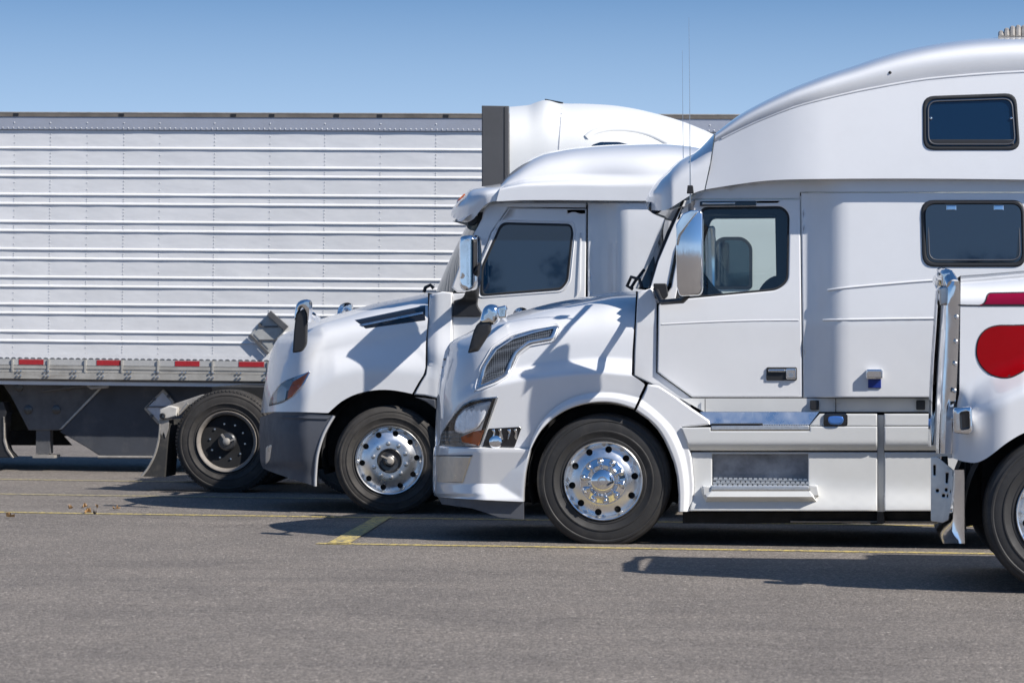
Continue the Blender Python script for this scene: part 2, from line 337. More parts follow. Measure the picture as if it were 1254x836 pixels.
class Side:
    """the near flank of a vehicle: origin where the wheel meets the ground, u along the body, v across it, z up"""
    def __init__(s, px, py, yaw=YAW):
        s.O = ground(px, py); s.setup(yaw)
    def setup(s, yaw):
        s.a = Vector((math.cos(yaw), -math.sin(yaw), 0)); s.b = Vector((math.sin(yaw), math.cos(yaw), 0)); s.yaw = yaw
        s.C = Vector((0, 0, CAMZ)) - s.O
        s.S = (F * 1254) / s.O.y
    def pt(s, px, py, v=0.0):
        d = ray(px, py); t = (v - s.C.dot(s.b)) / d.dot(s.b); q = s.C + d * t
        return Vector((q.dot(s.a), v, q.z))
    def root(s, name, label, cat, group=None):
        o = bpy.data.objects.new(name, None); COL.objects.link(o); o.empty_display_size = .3
        o.location = s.O; o.rotation_euler = (0, 0, -s.yaw); tag(o, label, cat, group); return o
    # -- surface made of quads between four boundary curves
    def coons(s, mb, bot, top, lef, rig, n, m, S, wl=1.0, wt=1.0, rim=0):
        P = []
        for i in range(n + 1):
            t = (i / n) ** wl; row = []
            for j in range(m + 1):
                q = 1 - (1 - j / m) ** wt
                B = sample(bot, t); T = sample(top, t); Lf = sample(lef, q); Rg = sample(rig, q)
                xy = []
                for c in range(2):
                    xy.append((1 - q) * B[c] + q * T[c] + (1 - t) * Lf[c] + t * Rg[c]
                              - ((1 - t) * (1 - q) * lef[0][c] + t * (1 - q) * rig[0][c] + (1 - t) * q * lef[-1][c] + t * q * rig[-1][c]))
                row.append(s.pt(xy[0], xy[1], S(xy[0], xy[1], t, q)))
            P.append(row)
        vs = [p for r_ in P for p in r_]; fs = []
        for i in range(n):
            for j in range(m):
                fs.append((i * (m + 1) + j, (i + 1) * (m + 1) + j, (i + 1) * (m + 1) + j + 1, i * (m + 1) + j + 1))
        mb.add(vs, fs)
        if rim:   # turn the lower and rear edges inwards
            e = [P[i][0] for i in range(n + 1)] + [P[n][j] for j in range(1, m + 1)]
            k = len(e); vs = e + [p + Vector((0, rim, 0)) for p in e]
            mb.add(vs, [(k + i, k + i + 1, i + 1, i) for i in range(k - 1)])
        return P
    # -- panel cut to an outline, following a surface, edges rolled and returned inwards
    def plate(s, mb, poly, S=0.0, off=0.0, depth=.03, bev=.9, bh=None, holes=(), g=14, lines=(), safe=True):
        if not callable(S):
            c0 = S; S = lambda x, y: c0
        bh = (bev / s.S * .8) if bh is None else bh
        def prep(p, ccw):
            q = [(x, -y) for x, y in p]
            if (area(q) > 0) != ccw: q.reverse()
            out = []
            for i in range(len(q)):
                a, b = q[i], q[(i + 1) % len(q)]; d = math.dist(a, b)
                if d < 1e-4: continue
                k = max(1, int(math.ceil(d / g)))
                for t in range(k): out.append((lerp(a[0], b[0], t / k), lerp(a[1], b[1], t / k)))
            return out
        def inset(p, d):
            out = []; n = len(p)
            for i in range(n):
                a = Vector(p[i - 1]); b = Vector(p[i]); c = Vector(p[(i + 1) % n])
                e1 = (b - a).normalized(); e2 = (c - b).normalized()
                n1 = Vector((-e1.y, e1.x)); n2 = Vector((-e2.y, e2.x)); nn = n1 + n2
                if nn.length < 1e-6: nn = n1
                nn.normalize(); k = d / max(.45, nn.dot(n1)); out.append((b.x + nn.x * k, b.y + nn.y * k))
            return out
        loops = [prep(poly, True)] + [prep(h, False) for h in holes]
        V2 = []; edges = []; ins = []
        for lp in loops:
            q = inset(lp, bev) if bev else lp; n0 = len(lp); o = len(V2)
            q2s = True if (bev and bev < 1.6 and safe) else None; q3 = inset(lp, bev + .9) if q2s else q
            ins.append(q3); V2 += q3
            edges += [(o + i, o + (i + 1) % len(q)) for i in range(len(q))]
            b0 = [s.pt(x, -y, S(x, -y) + off + bh) for x, y in lp]
            b1 = [s.pt(x, -y, S(x, -y) + off) for x, y in q]
            b2 = [p + Vector((0, depth, 0)) for p in b0]; n = len(lp)
            if bev and q2s is not None:
                b3 = [s.pt(x, -y, S(x, -y) + off) for x, y in q3]
                mb.add(b1 + b3, [(i, (i + 1) % n0, n0 + (i + 1) % n0, n0 + i) for i in range(n0)])
            if bev:
                mb.add(b0 + b1, [(i, (i + 1) % n, n + (i + 1) % n, n + i) for i in range(n)])
                mb.add(b2 + b0, [(i, (i + 1) % n, n + (i + 1) % n, n + i) for i in range(n)])
            else:
                mb.add(b2 + b1, [(i, (i + 1) % n, n + (i + 1) % n, n + i) for i in range(n)])
        xs = [p[0] for p in ins[0]]; ys = [p[1] for p in ins[0]]
        fx = lambda x, y: inside(x, y, ins[0]) and not any(inside(x, y, h) for h in ins[1:])
        allp = [Vector(p) for p in V2]; x = min(xs) + g * .5; k = 0
        while x < max(xs):
            y = min(ys) + g * (.25 if k % 2 else .6)
            while y < max(ys):
                if fx(x, y) and min((abs(q.x - x) + abs(q.y - y)) for q in allp) > g * .35: V2.append((x, y))
                y += g
            x += g; k += 1
        vo_, ed, fa, _, _, _ = delaunay_2d_cdt([Vector(p) for p in V2], edges, [], 0, 1e-5)
        tri = []
        for f in fa:
            c = sum((vo_[i] for i in f), Vector((0, 0))) / len(f)
            if fx(c.x, c.y):
                a = area([tuple(vo_[i]) for i in f]); tri.append(tuple(f) if a > 0 else tuple(reversed(f)))
        mb.add([s.pt(p.x, -p.y, S(p.x, -p.y) + off) for p in vo_], tri)
    def strip(s, mb, pts, S, r, off=0, n=8, k=4):
        """a rounded bead running along the surface"""
        P = catmull(pts, k) if len(pts) > 2 else [(lerp(pts[0][0], pts[1][0], i / 12), lerp(pts[0][1], pts[1][1], i / 12)) for i in range(13)]
        mb.tube([s.pt(x, y, (S(x, y) if callable(S) else S) + off) for x, y in P], r, n)
    def ring(s, mb, poly, S, r, off=0, n=8):
        P = [s.pt(x, y, (S(x, y) if callable(S) else S) + off) for x, y in poly]; P.append(P[0]); P.append(P[1])
        mb.tube(P, r, n, caps=False)

def tag(o, label=None, cat=None, group=None, kind=None):
    if label: o['label'] = label
    if cat: o['category'] = cat
    if group: o['group'] = group
    if kind: o['kind'] = kind
    return o

# ------------------------------------------------------------------ wheels
def tyre_profile(Rr, wd=.29):
    k = Rr / .515
    g = lambda y: [(.515 * k, y - .012), (.500 * k, y - .009), (.500 * k, y + .009), (.515 * k, y + .012)]
    p = [(.288, .035), (.300, .012), (.322, -.004), (.330, -.004), (.334, -.001), (.372, -.012), (.378, -.017), (.386, -.017), (.390, -.012), (.43 * k, -.014), (.452 * k, -.008),
         (.458 * k, -.012), (.470 * k, -.010), (.474 * k, -.003), (.488 * k, .004), (.494 * k, .006), (.497 * k, .010), (.507 * k, .022), (.512 * k, .036)]
    for y in (.075, .125, .175, .225): p += g(y)
    q = [(r, wd - y) for r, y in reversed(p[:19])]
    return p + q
def rim_disc(mb, r_out, r_in, rh, hr, prof, nh=10, ph=0.0, n=60):
    circ = lambda c, r, k: [(c[0] + r * math.cos(2 * math.pi * i / k), c[1] + r * math.sin(2 * math.pi * i / k)) for i in range(k)]
    V = circ((0, 0), r_out, n); E = [(i, (i + 1) % n) for i in range(n)]
    o = len(V); V += circ((0, 0), r_in, n); E += [(o + i, o + (i + 1) % n) for i in range(n)]
    cs = []
    for h in range(nh):
        a = ph + 2 * math.pi * h / nh; c = (rh * math.cos(a), rh * math.sin(a)); cs.append(c)
        o = len(V); V += circ(c, hr, 16); E += [(o + i, o + (i + 1) % 16) for i in range(16)]
    for rr in [lerp(r_in, r_out, t) for t in (.12, .25, .4, .55, .7, .85)]:
        for p in circ((0, 0), rr, n):
            if min(math.dist(p, c) for c in cs) > hr * 1.15: V.append(p)
    vo_, _, fa, _, _, _ = delaunay_2d_cdt([Vector(p) for p in V], E, [], 0, 1e-6)
    fs = []
    for f in fa:
        c = sum((vo_[i] for i in f), Vector((0, 0))) / len(f)
        if r_in < c.length + .0006 and min(math.dist(c, q) for q in cs) > hr * .98: fs.append(tuple(f) if area([tuple(vo_[i]) for i in f]) > 0 else tuple(reversed(f)))
    mb.add([(p.x, interp(p.length, prof), p.y) for p in vo_], fs)
    for c in cs:
        d = interp(math.hypot(*c), prof)
        mb.lathe([(hr, .0), (hr * .96, .004), (hr * .93, .022)], 16, (c[0], d, c[1]))

def make_wheel(parent, loc, Rr=.515, kind='hub', steer=0, far=False, spin=0.0, wd=.29, rubber=None, W=0, flat=.010, chamfer=False):
    rubber = rubber or RUBBER
    mb = MB(); mb.lathe([(.0001, .06), (.27, .06), (.27, .20), (.0001, .20)], 32)
    fr = lambda q: q.mirror(0, False) if far else q
    whl = fr(mb).build('wheel', DARK, parent, loc=loc); whl.rotation_euler = (0, 0, steer)
    mb = MB(); mb.lathe(tyre_profile(Rr, wd), 96, flat=-(Rr - flat))
    if chamfer:
        for i in range(84):      # shoulder notches of a drive tyre
            a = 2 * math.pi * i / 84; c, s_ = math.cos(a), math.sin(a)
            e = Vector((-s_, 0, c)); r_ = Vector((c, 0, s_))
            base = r_ * (Rr - .020)
            vs = [base + e * x * .0125 + r_ * z + Vector((0, y, 0)) for z in (0, .022) for x, y in ((-1, .000 + z * .4), (1, .000 + z * .4), (1, .05), (-1, .05))]
            vs = [Vector((q.x, q.y, max(q.z, -(Rr - flat)))) for q in vs]
            mb.add(vs, [(0, 1, 2, 3), (7, 6, 5, 4), (0, 4, 5, 1), (1, 5, 6, 2), (2, 6, 7, 3), (3, 7, 4, 0)])
    fr(mb).build('tyre', rubber, whl, angle=30)
    rs = [] 
    if kind in ('hub', 'open'):
        mb = MB()
        prof = [(0, -.012), (.165, -.012), (.185, -.010), (.20, -.004), (.215, .006), (.235, .012), (.262, .028), (.272, .034)]
        rim_disc(mb, .272, .10, .2435, .0265, prof, ph=spin)
        mb.lathe([(.272, .034), (.280, .024), (.286, .004), (.292, -.010), (.300, -.013), (.305, -.008), (.306, .004), (.296, .02), (.28, .05)], 72)
        rs.append(fr(mb).build('rim', ALU, whl, angle=30))
        if kind == 'hub':
            mb = MB(); mb.lathe([(.182, -.012), (.180, -.020), (.170, -.026), (.13, -.030), (.118, -.040), (.112, -.055), (.104, -.062), (.098, -.080), (.080, -.098), (.055, -.108), (.040, -.110), (.036, -.104), (.030, -.104), (.026, -.112), (.0001, -.114)], 48)
            fr(mb).build('hub_cover', CHROME, whl, angle=50)
            for i in range(10):
                a = spin + .31 + 2 * math.pi * i / 10; q = MB()
                q.lathe([(.026, .0), (.027, -.010), (.021, -.016), (.020, -.030), (.017, -.044), (.010, -.052), (.0001, -.055)], 14, (.152 * math.cos(a), -.022, .152 * math.sin(a)))
                fr(q).build('lug_nut', CHROME, whl, angle=50)
        else:
            mb = MB(); mb.lathe([(.112, -.012), (.112, -.030), (.104, -.036), (.098, -.030), (.092, -.018), (.060, -.016), (.054, -.05), (.040, -.062), (.0001, -.064)], 40)
            fr(mb).build('hub', STEEL, whl)
            mb = MB(); mb.lathe([(.040, -.060), (.038, -.085), (.026, -.092), (.024, -.10), (.0001, -.102)], 20); mb.bar((-.02, -.085, .02), (-.075, -.09, .045), .02, .015)
            fr(mb).build('hub_cap', DIRTYMETAL, whl)
            for i in range(10):
                a = spin + .31 + 2 * math.pi * i / 10; q = MB(); c = (.150 * math.cos(a), -.012, .150 * math.sin(a))
                q.lathe([(.022, .0), (.022, -.006), (.016, -.008), (.016, -.026), (.010, -.028), (.010, -.040), (.0001, -.041)], 6, c)
                fr(q).build('lug_nut', BRUSH, whl, angle=25)
    elif kind == 'drive':
        mb = MB(); mb.lathe([(.306, -.004), (.302, -.014), (.292, -.012), (.282, .0), (.268, .018), (.266, .04), (.268, .075)], 72)
        fr(mb).build('rim', RIMPAINT, whl, angle=40)
        mb = MB(); prof = [(0, .10), (.14, .10), (.17, .105), (.20, .08), (.23, .085), (.262, .07)]
        rim_disc(mb, .262, .13, .222, .027, prof, ph=spin)
        mb.lathe([(.262, .07), (.268, .05), (.262, .03)], 60)
        fr(mb).build('wheel_disc', STEEL, whl)
        mb = MB(); mb.lathe([(.150, .118), (.148, .085), (.135, .075), (.128, .085), (.095, .07), (.09, .02), (.075, .005), (.0001, .0)], 40)
        mb.lathe([(.168, .118), (.166, .104), (.156, .100), (.150, .104)], 40)
        fr(mb).build('hub', STEEL, whl)
        mb = MB(); mb.lathe([(.166, .098), (.164, .090), (.158, .090), (.156, .098)], 40); fr(mb).build('hub_highlight_ring', BRUSH, whl)  # added bright ring standing in for a highlight around the hub
        mb = MB(); mb.lathe([(.038, .0), (.036, -.02), (.02, -.028), (.0001, -.028)], 16); mb.bar((.02, -.01, .0), (.085, -.01, .03), .016, .016); mb.bar((-.02, -.01, .03), (-.05, -.01, .075), .014, .02)
        fr(mb).build('hub_cap', DIRTYMETAL, whl)
        for i in range(10):
            a = spin + .31 + 2 * math.pi * i / 10; q = MB(); c = (.178 * math.cos(a), .10, .178 * math.sin(a))
            q.lathe([(.017, .0), (.016, -.03), (.009, -.032), (.010, -.05), (.0001, -.051)], 6, c); fr(q).build('lug_nut', BRUSH, whl, angle=25)
    return whl

def wheel_well(T, parent, c, r, v0, v1, a0=-.15, a1=math.pi + .15):
    mb = MB(); mb.lathe([(r, v0), (r, v1), (.02, v1)], 40, (c.x, 0, c.z), a0=a0, a1=a1)
    return mb
# ------------------------------------------------------------------ ground
def ground_build():
    mb = MB(); n = 1
    mb.add([(-900, -400, 0), (900, -400, 0), (900, 2600, 0), (-900, 2600, 0)], [(0, 1, 2, 3)])
    g = mb.build('asphalt_ground', ASPHALT, smooth=False); tag(g, kind='structure')
    a = Vector((math.cos(YAW), -math.sin(YAW), 0)); b = Vector((math.sin(YAW), math.cos(YAW), 0))
    def line(p, l0, l1, wd, mt, z=.004, wob=.0):
        mb = MB(); k = 40; vs = []
        for i in range(k + 1):
            u = lerp(l0, l1, i / k); o = random.uniform(-1, 1) * .012
            for s_ in (-.5, .5): q = p + a * u + b * (wd * s_ + o + random.uniform(-1, 1) * .006); vs.append((q.x, q.y, z))
        mb.add(vs, [(2 * i, 2 * i + 2, 2 * i + 3, 2 * i + 1) for i in range(k)])
        tag(mb.build('parking_line', mt, smooth=False, weld=False), kind='structure')
    line(ground(500, 667), -.70, 14, .15, YELLOW)
    line(ground(300, 631.5), -9, 14, .15, YELLOW, .004)
    line(ground(120, 606.5), -9, 14, .17, YELLOWOLD, .004)
    line(ground(120, 588.5), -9, 4.2, .17, YELLOWOLD, .004)
    # short end mark between the two nearer lines
    q = [ground(400, 666), ground(428, 666), ground(480, 633.0), ground(460, 633.0)]
    mb = MB(); mb.add([(p.x, p.y, .008) for p in q], [(0, 1, 2, 3)])
    tag(mb.build('parking_line', YELLOW, smooth=False), kind='structure')
ground_build()

# ------------------------------------------------------------------ shared truck pieces
def frame_and_axles(T, root, u0, u1, W=2.5, z=.62, rear=(), Rr=.51, far_only=False):
    mb = MB()
    for y in (.82, 1.60): mb.box((u0, y, z), (u1, y + .08, z + .26))
    for k in range(6):
        u = lerp(u0 + .3, u1 - .3, k / 5); mb.box((u, .90, z + .03), (u + .1, 1.60, z + .22))
    mb.build('chassis_frame', DARK, root, smooth=False)

# ================================================================== TRUCK 1: nearest full cab, big sleeper, round nose
def truck_hero():
    T = Side(738.5, 666.5); W = 2.5; H = W / 2
    rt_ = T.root('semi_truck', 'white semi truck with tall sleeper cab, tinted sleeper windows and curved mesh side vent', 'truck', 'white semi trucks parked in a row')
    # ---- hood
    top = catmull([(545, 430), (551, 420), (560, 413.5), (571, 408.5), (586, 400.5), (607.7, 390.5), (640, 380.5), (672, 372), (700, 366.5), (724, 362.4), (750, 358), (779, 356.2)], 4)
    lef = catmull([(532.8, 546), (533.0, 530), (533.8, 512), (535, 490), (537, 469), (540.5, 449), (545, 430)], 4)
    crown = [(540, 530), (560, 495), (578, 483), (605, 473), (642, 465.5), (680, 461), (710, 458.5), (741, 457.5), (776, 461), (790, 469)]
    archf = [(649.5, 549), (655, 538), (663, 526), (671.5, 516.5), (681, 508.5), (692.6, 501.5), (705, 496.5), (719, 493.3), (733, 491.8), (746, 492), (760, 494.6), (775, 500.5)]
    bot = [(532.8, 546), (560, 546.6), (600, 547.6), (649.5, 549)] + archf[1:]
    rig = [(775, 500.5), (783, 485), (790, 470.5), (782, 464.5), (773.5, 459), (774.5, 430), (777, 395), (779, 356.2)]
    def side_round(x, x0, Rp): 
        w_ = max(0., min(1., (x - x0) / Rp)); return 1 - math.sqrt(max(0, 1 - (1 - w_) ** 2))
    def Sh(x, y, t=None, q=None):
        yc = interp(x, crown); yt = interp(x, top); xf = interp(-y, [(-p[1], p[0]) for p in lef])
        v = .02
        if y < yc:
            b = (yc - y) / max(1., yc - yt); b = min(1, b)
            v += .11 * sstep(0, .22, b) * sstep(540, 600, x) + .03 * b + (H - .16) * (1 - (1 - b ** 6) ** .5)
        else:
            v += .05 * sstep(0, 60, y - yc) * sstep(545, 600, x) * 0 + .0006 * (y - yc)
        g = side_round(x, xf, 62)
        if q is not None and (q > .999 or t < .001): return H
        return min(H, v + (H - v) * g)
    mb = MB(); T.coons(mb, bot, top, lef, rig, 110, 110, Sh, wl=1.6, wt=2.2)
    mb.mirror(W); mb.build('hood', WHITE, rt_, angle=60)
    Sn = lambda x, y: Sh(x, y)
    # arch flare
    fl_out = catmull([(649, 550), (650, 541), (656, 527), (665, 513), (677, 501), (690, 491.8), (706, 485), (724, 480.8), (742, 479.8), (760, 481.4), (783, 486.5)], 4)
    fl_in = catmull([(645, 561), (650, 550.5), (655, 540), (662, 528.5), (671, 518.5), (681, 510), (692.6, 503), (705, 498), (719, 494.6), (733, 493), (746, 493.2), (760, 495.8), (776, 501.5)], 4)
    def flare(x, y, t, q):
        o = -.030 * (min(1, q / .12) ** .6 if q < .5 else 1 - sstep(.45, 1, q)); return .02 + o + (.06 if q < .001 else 0)
    mb = MB(); T.coons(mb, fl_in, fl_out, [fl_in[0], fl_out[0]], [fl_in[-1], fl_out[-1]], 60, 16, flare, rim=.05); pair(mb, W, 'fender_flare', WHITE, rt_, angle=70)
    # rear fender quarter behind the hood gap
    rf = [(778.5, 503), (786, 487), (793.5, 470.5), (806, 472), (829, 487), (847, 500), (868, 514), (870, 520), (836, 523), (842, 540), (847, 560), (850, 593), (849, 612), (843, 626), (831, 626), (831, 605), (829, 583), (825, 566), (819.4, 551.8), (813, 538), (805, 525.5), (794, 514)]
    def Srf(x, y): return .02 + .06 * sstep(0, 22, (x - 796) * .62 + 468 - y) 
    mb = MB(); T.plate(mb, rf, Srf, depth=.10, bev=1.5, bh=.015, g=9); pair(mb, W, 'rear_fender', WHITE, rt_, angle=60)
    fo = catmull([(786.5, 488.5), (799, 498), (813, 510.5), (824.5, 523), (833.5, 539), (839.5, 556), (843.5, 578), (845, 600), (843.5, 626)], 4)
    fi = catmull([(779, 503.5), (794, 514), (805, 525), (813, 538), (819.4, 551.8), (825, 566), (829, 583), (831, 605), (831, 626)], 4)
    mb = MB(); T.coons(mb, list(reversed(fi)), list(reversed(fo)), [fi[-1], fo[-1]], [fi[0], fo[0]], 60, 16, flare, rim=.05); pair(mb, W, 'fender_flare', WHITE, rt_, angle=70)
    c = T.pt(738.6, 588, 0)
    mb = wheel_well(T, rt_, c, .585, .10, .62, -.35, math.pi + .35); pair(mb, W, 'wheel_well', DARK, rt_)
    # ---- bumper
    btop = [(531.5, 548), (560, 548.4), (600, 549.3), (649.5, 550.5)]
    bbot = [(534.5, 608), (560, 610), (600, 612.3), (641, 614)]
    bl = catmull([(534.5, 608), (531, 604), (530, 590), (530.3, 570), (530.5, 556), (531.5, 548)], 3); br = catmull([(641, 614), (641.3, 600), (643.5, 578), (647, 562), (649.5, 550.5)], 3)
    bxf = [(-608, 534.5), (-604, 531), (-590, 530), (-556, 530.4), (-548, 531.5)]
    def Sb(x, y, t=None, q=None):
        xf = interp(-y, bxf)
        xr = interp(-y, [(-614, 641), (-600, 641.3), (-578, 643.5), (-562, 647), (-550.5, 649.5)])
        v = .012 + .055 * max(0., min((y - 553) / 39, (611 - y) / 19, (xr - 1.5 - x) / 30, 1))
        g = side_round(x, xf, 62)
        if t is not None and t < .001: return H
        return min(H, v + (H - v) * g)
    mb = MB(); T.coons(mb, bbot, btop, bl, br, 90, 40, Sb, wl=1.5, rim=.15); mb.mirror(W)
    mb.build('bumper', WHITE, rt_, angle=22)
    mb = MB(); T.coons(mb, btop, [(532.8, 545.5), (649.5, 548.7)], [(531.5, 548), (532.8, 545.5)], [(649.5, 550.5), (649.5, 548.7)], 60, 3, lambda x, y, t, q: min(H, Sb(x, 548, t, q) + .05 * q), wl=1.7); mb.mirror(W); mb.build('bumper_top', WHITE, rt_, angle=60)
    mb = MB(); T.coons(mb, [(541, 617), (578, 622), (612, 633), (641, 635.5)], [(536, 608), (570, 610.2), (600, 612), (641, 613.5)], [(541, 617), (536, 608)], [(641, 635.5), (641, 613.5)], 50, 6, lambda x, y, t, q: H if t < .001 else min(H, .06 + (H - .06) * side_round(x, 536, 62)), wl=1.7, rim=.1); mb.mirror(W)
    mb.build('air_dam', GREY, rt_, angle=60)
    # fog lamp recess in brushed metal
    fog = [(533.2, 558), (577, 558.4), (576.5, 561), (566.5, 591), (535.5, 590)]
    mb = MB(); T.plate(mb, rounded(fog, 1), lambda x, y: Sb(x, y, .5, .5), off=-.012, depth=.02, bev=.6, g=4); mb.build('fog_lamp', BRUSH, rt_, angle=60)
    mb = MB(); T.plate(mb, [(531.2, 557), (578, 557), (578, 558.6), (531.5, 558.4)], lambda x, y: Sb(x, y, .5, .5), off=-.016, depth=.02, bev=.3, g=4); mb.build('fog_lamp_trim', BLACK, rt_)
    # ---- headlight
    hl = rounded([(536.6, 545.5), (539.5, 533), (545, 522), (556, 505.5), (566, 495.5), (577, 490), (592, 486.6), (610.3, 485.2), (588.5, 547)], 2)
    mb = MB(); T.plate(mb, hl, Sn, off=-.004, depth=.02, bev=.5, g=6); hb = mb.build('headlight', ALU, rt_, angle=60)
    refl = rounded([(556, 528), (558, 512), (568, 500), (584, 494), (603, 490), (594, 512), (584, 525), (566, 531)], 5)
    mb = MB(); T.plate(mb, [(543, 528), (548, 519), (557, 507), (566, 497.5), (577, 491.5), (592, 488), (607.5, 486.8), (588, 545), (583, 546), (600, 494), (584, 497), (570, 502), (560, 513), (556, 527)], Sn, off=-.008, depth=.01, bev=.4, g=5); mb.build('headlight_surround', GLOSSBLACK, hb)
    mb = MB(); T.plate(mb, refl, lambda x, y: Sn(x, y) - .00045 * (y - 500), off=-.020, depth=.02, bev=2, bh=.01, g=3); mb.build('reflector', mat('bright_reflector', (.92, .93, .95), .25, metal=.12, noise=.25, nscale=22), hb, angle=70)
    mb = MB(); T.plate(mb, [(564, 535), (580, 528), (593, 526), (586.5, 545), (566, 541)], Sn, off=-.015, depth=.02, bev=.8, g=5); mb.build('turn_signal', AMBER, hb)
    for y0 in (530.5, 535, 539.5):
        mb = MB(); T.plate(mb, [(542 - (y0 - 530) * .25, y0), (562, y0), (563, y0 + 2.6), (541 - (y0 - 530) * .25, y0 + 2.6)], Sn, off=-.014, depth=.02, bev=.4, g=5); mb.build('chrome_bar', DIRTYMETAL, hb)
    mb = MB(); T.plate(mb, hl, Sn, off=-.022, depth=.018, bev=1.2, g=6); mb.build('lens', CLEAR, hb, angle=60)
    mk = rounded([(590.5, 547), (598.5, 524.5), (637, 522.3), (638.5, 524), (630, 547.5)], 1.5)
    mb = MB(); T.plate(mb, mk, Sn, off=-.006, depth=.02, bev=.5, g=6); b_ = mb.build('side_marker_unit', GLOSSBLACK, rt_)
    mb = MB(); mb.lathe([(.045, .0), (.05, -.01), (.03, -.02), (.0001, -.01)], 24, tuple(T.pt(607, 541, Sn(607, 541) - .008))); mb.build('lamp', CHROME, b_, angle=60)
    for k, px in enumerate((602, 610, 621, 629)):
        mb = MB(); T.plate(mb, catmull([(px, 526), (px + 3.5, 525.5), (px + 4.5, 530), (px + (3, 6, 1, 4)[k], 538), (px + 1, 535), (px + 2, 530)], 3, True), lambda x, y: Sn(x, y) - .0006 * (y - 530) * (1, -1, 1, -1)[k], off=-.012, depth=.01, bev=.5, g=3); mb.build('lamp_highlight_rib', (CHROME, BRUSH)[k % 2], b_, angle=60)
    # ---- side air vent
    vo_ = rounded([(584, 475.6), (591, 450), (605, 425.5), (626, 412), (650, 404.5), (680, 398.6), (684, 401.5), (677.5, 415), (648, 420.5), (633.5, 432.5), (622, 458), (609, 466)], 3)
    vi_ = rounded([(588.5, 471.3), (595.5, 449), (608, 429), (628, 415.5), (652, 408), (678, 402), (674, 412), (646, 417), (630, 430), (618, 455.5), (606, 463)], 2)
    mb = MB(); T.plate(mb, vo_, Sn, off=-.022, depth=.05, bev=.9, g=6, holes=[vi_]); vt = mb.build('side_vent', ALU, rt_, angle=50)
    mb = MB(); T.plate(mb, vi_, Sn, off=-.004, depth=.01, bev=.0, g=6); mb.build('mesh_screen', SCREEN, vt)
    mb = MB(); T.plate(mb, rounded([(579, 481), (587, 448), (603, 422), (625, 408), (652, 400.5), (684, 395), (689, 400), (681, 419), (652, 424), (637, 435), (625, 461), (611, 470)], 4), Sn, off=-.011, depth=.03, bev=3, bh=.012, g=6, holes=[vo_]); mb.build('vent_surround', WHITE, rt_, angle=70)
    # ---- cowl and pillars
    def Sc(x, y):      # flank of cab and sleeper: the cab is narrower, then flares out to the sleeper
        v = lerp(.13, .0, sstep(984, 1034, x))
        v += (392 - y) * .00035 if y < 392 else (y - 392) * .00006
        return v
    cowl = [(781, 358), (797, 353), (804.2, 366), (803.5, 456), (846, 486.6), (846, 500), (829, 492), (797, 470), (776, 460), (777, 430)]
    mb = MB(); T.plate(mb, cowl, lambda x, y: Sc(x, y) + .02, depth=.06, bev=1.2, g=9); pair(mb, W, 'cowl_panel', WHITE, rt_, angle=60)
    pil = [(838, 246), (850, 243.5), (846, 258), (828, 300), (818, 350), (806, 372), (796, 353.5), (806, 320), (823, 280)]
    mb = MB(); T.plate(mb, pil, lambda x, y: Sc(x, y) + .03, depth=.08, bev=.6, g=5); pair(mb, W, 'windscreen_pillar', WHITE, rt_, angle=22)
    # windscreen: curved sheet from pillar to pillar
    for nm, mt, e0, e1, dv in (('windscreen', SHIELD, .15, H, 0),):
        mb = MB(); nb = 16; vs = []
        near = [(797, 352), (805, 322), (820, 282), (838, 246)]; mid = [(778, 353), (792, 318), (807, 280), (824, 247)]
        cols = []
        for j in range(nb + 1):
            t = j / nb; v = lerp(.25, H, t); k = math.sin(t * math.pi / 2) ** .9
            cols.append([T.pt(lerp(sample(near, s_ / 8)[0], sample(mid, s_ / 8)[0], k), lerp(sample(near, s_ / 8)[1], sample(mid, s_ / 8)[1], k), v) for s_ in range(9)])
        vs = [p for c_ in cols for p in c_]
        mb.add(vs, [(j * 9 + i, j * 9 + i + 1, (j + 1) * 9 + i + 1, (j + 1) * 9 + i) for j in range(nb) for i in range(8)]); mb.mirror(W); mb.build(nm, mt, rt_, angle=60)
        mb = MB(); mb.tube([c for c in cols[0]], .016, 8); pair(mb, W, 'windscreen_seal', SEAM, rt_)
    for P_, r0 in (([T.pt(775, 354, .35), T.pt(768, 350, .36), T.pt(773, 339, .34), T.pt(783, 342, .3), T.pt(786, 352, .28)], .014), ([T.pt(773, 352, .5), T.pt(778, 344, .5), T.pt(789, 330, .55)], .012)):
        mb = MB(); mb.tube(P_, r0, 8); mb.build('wiper', BLACK, rt_)
    # ---- door with a real window opening
    door = [(851, 245), (979.5, 244.6), (982.4, 486), (847.5, 486), (805, 455.4), (806.5, 374), (822, 352), (832, 300), (848, 260)]
    win = rounded([(827, 367), (836, 322), (848, 285), (860, 253.5), (958, 252.5), (967, 262), (965.5, 345), (952, 355.5)], [3, 0, 0, 6, 8, 8, 12, 10])
    win_in = rounded([(831, 364.5), (840, 322), (851, 288), (862, 256), (957, 255.2), (964.4, 263), (963, 343), (951, 352.8)], [3, 0, 0, 6, 8, 8, 12, 10])
    gl = rounded([(829, 366), (838, 322), (849, 286), (861, 254.5), (957.5, 254), (966, 262), (964.5, 344), (951.5, 354.5)], [3, 0, 0, 6, 8, 8, 12, 10])
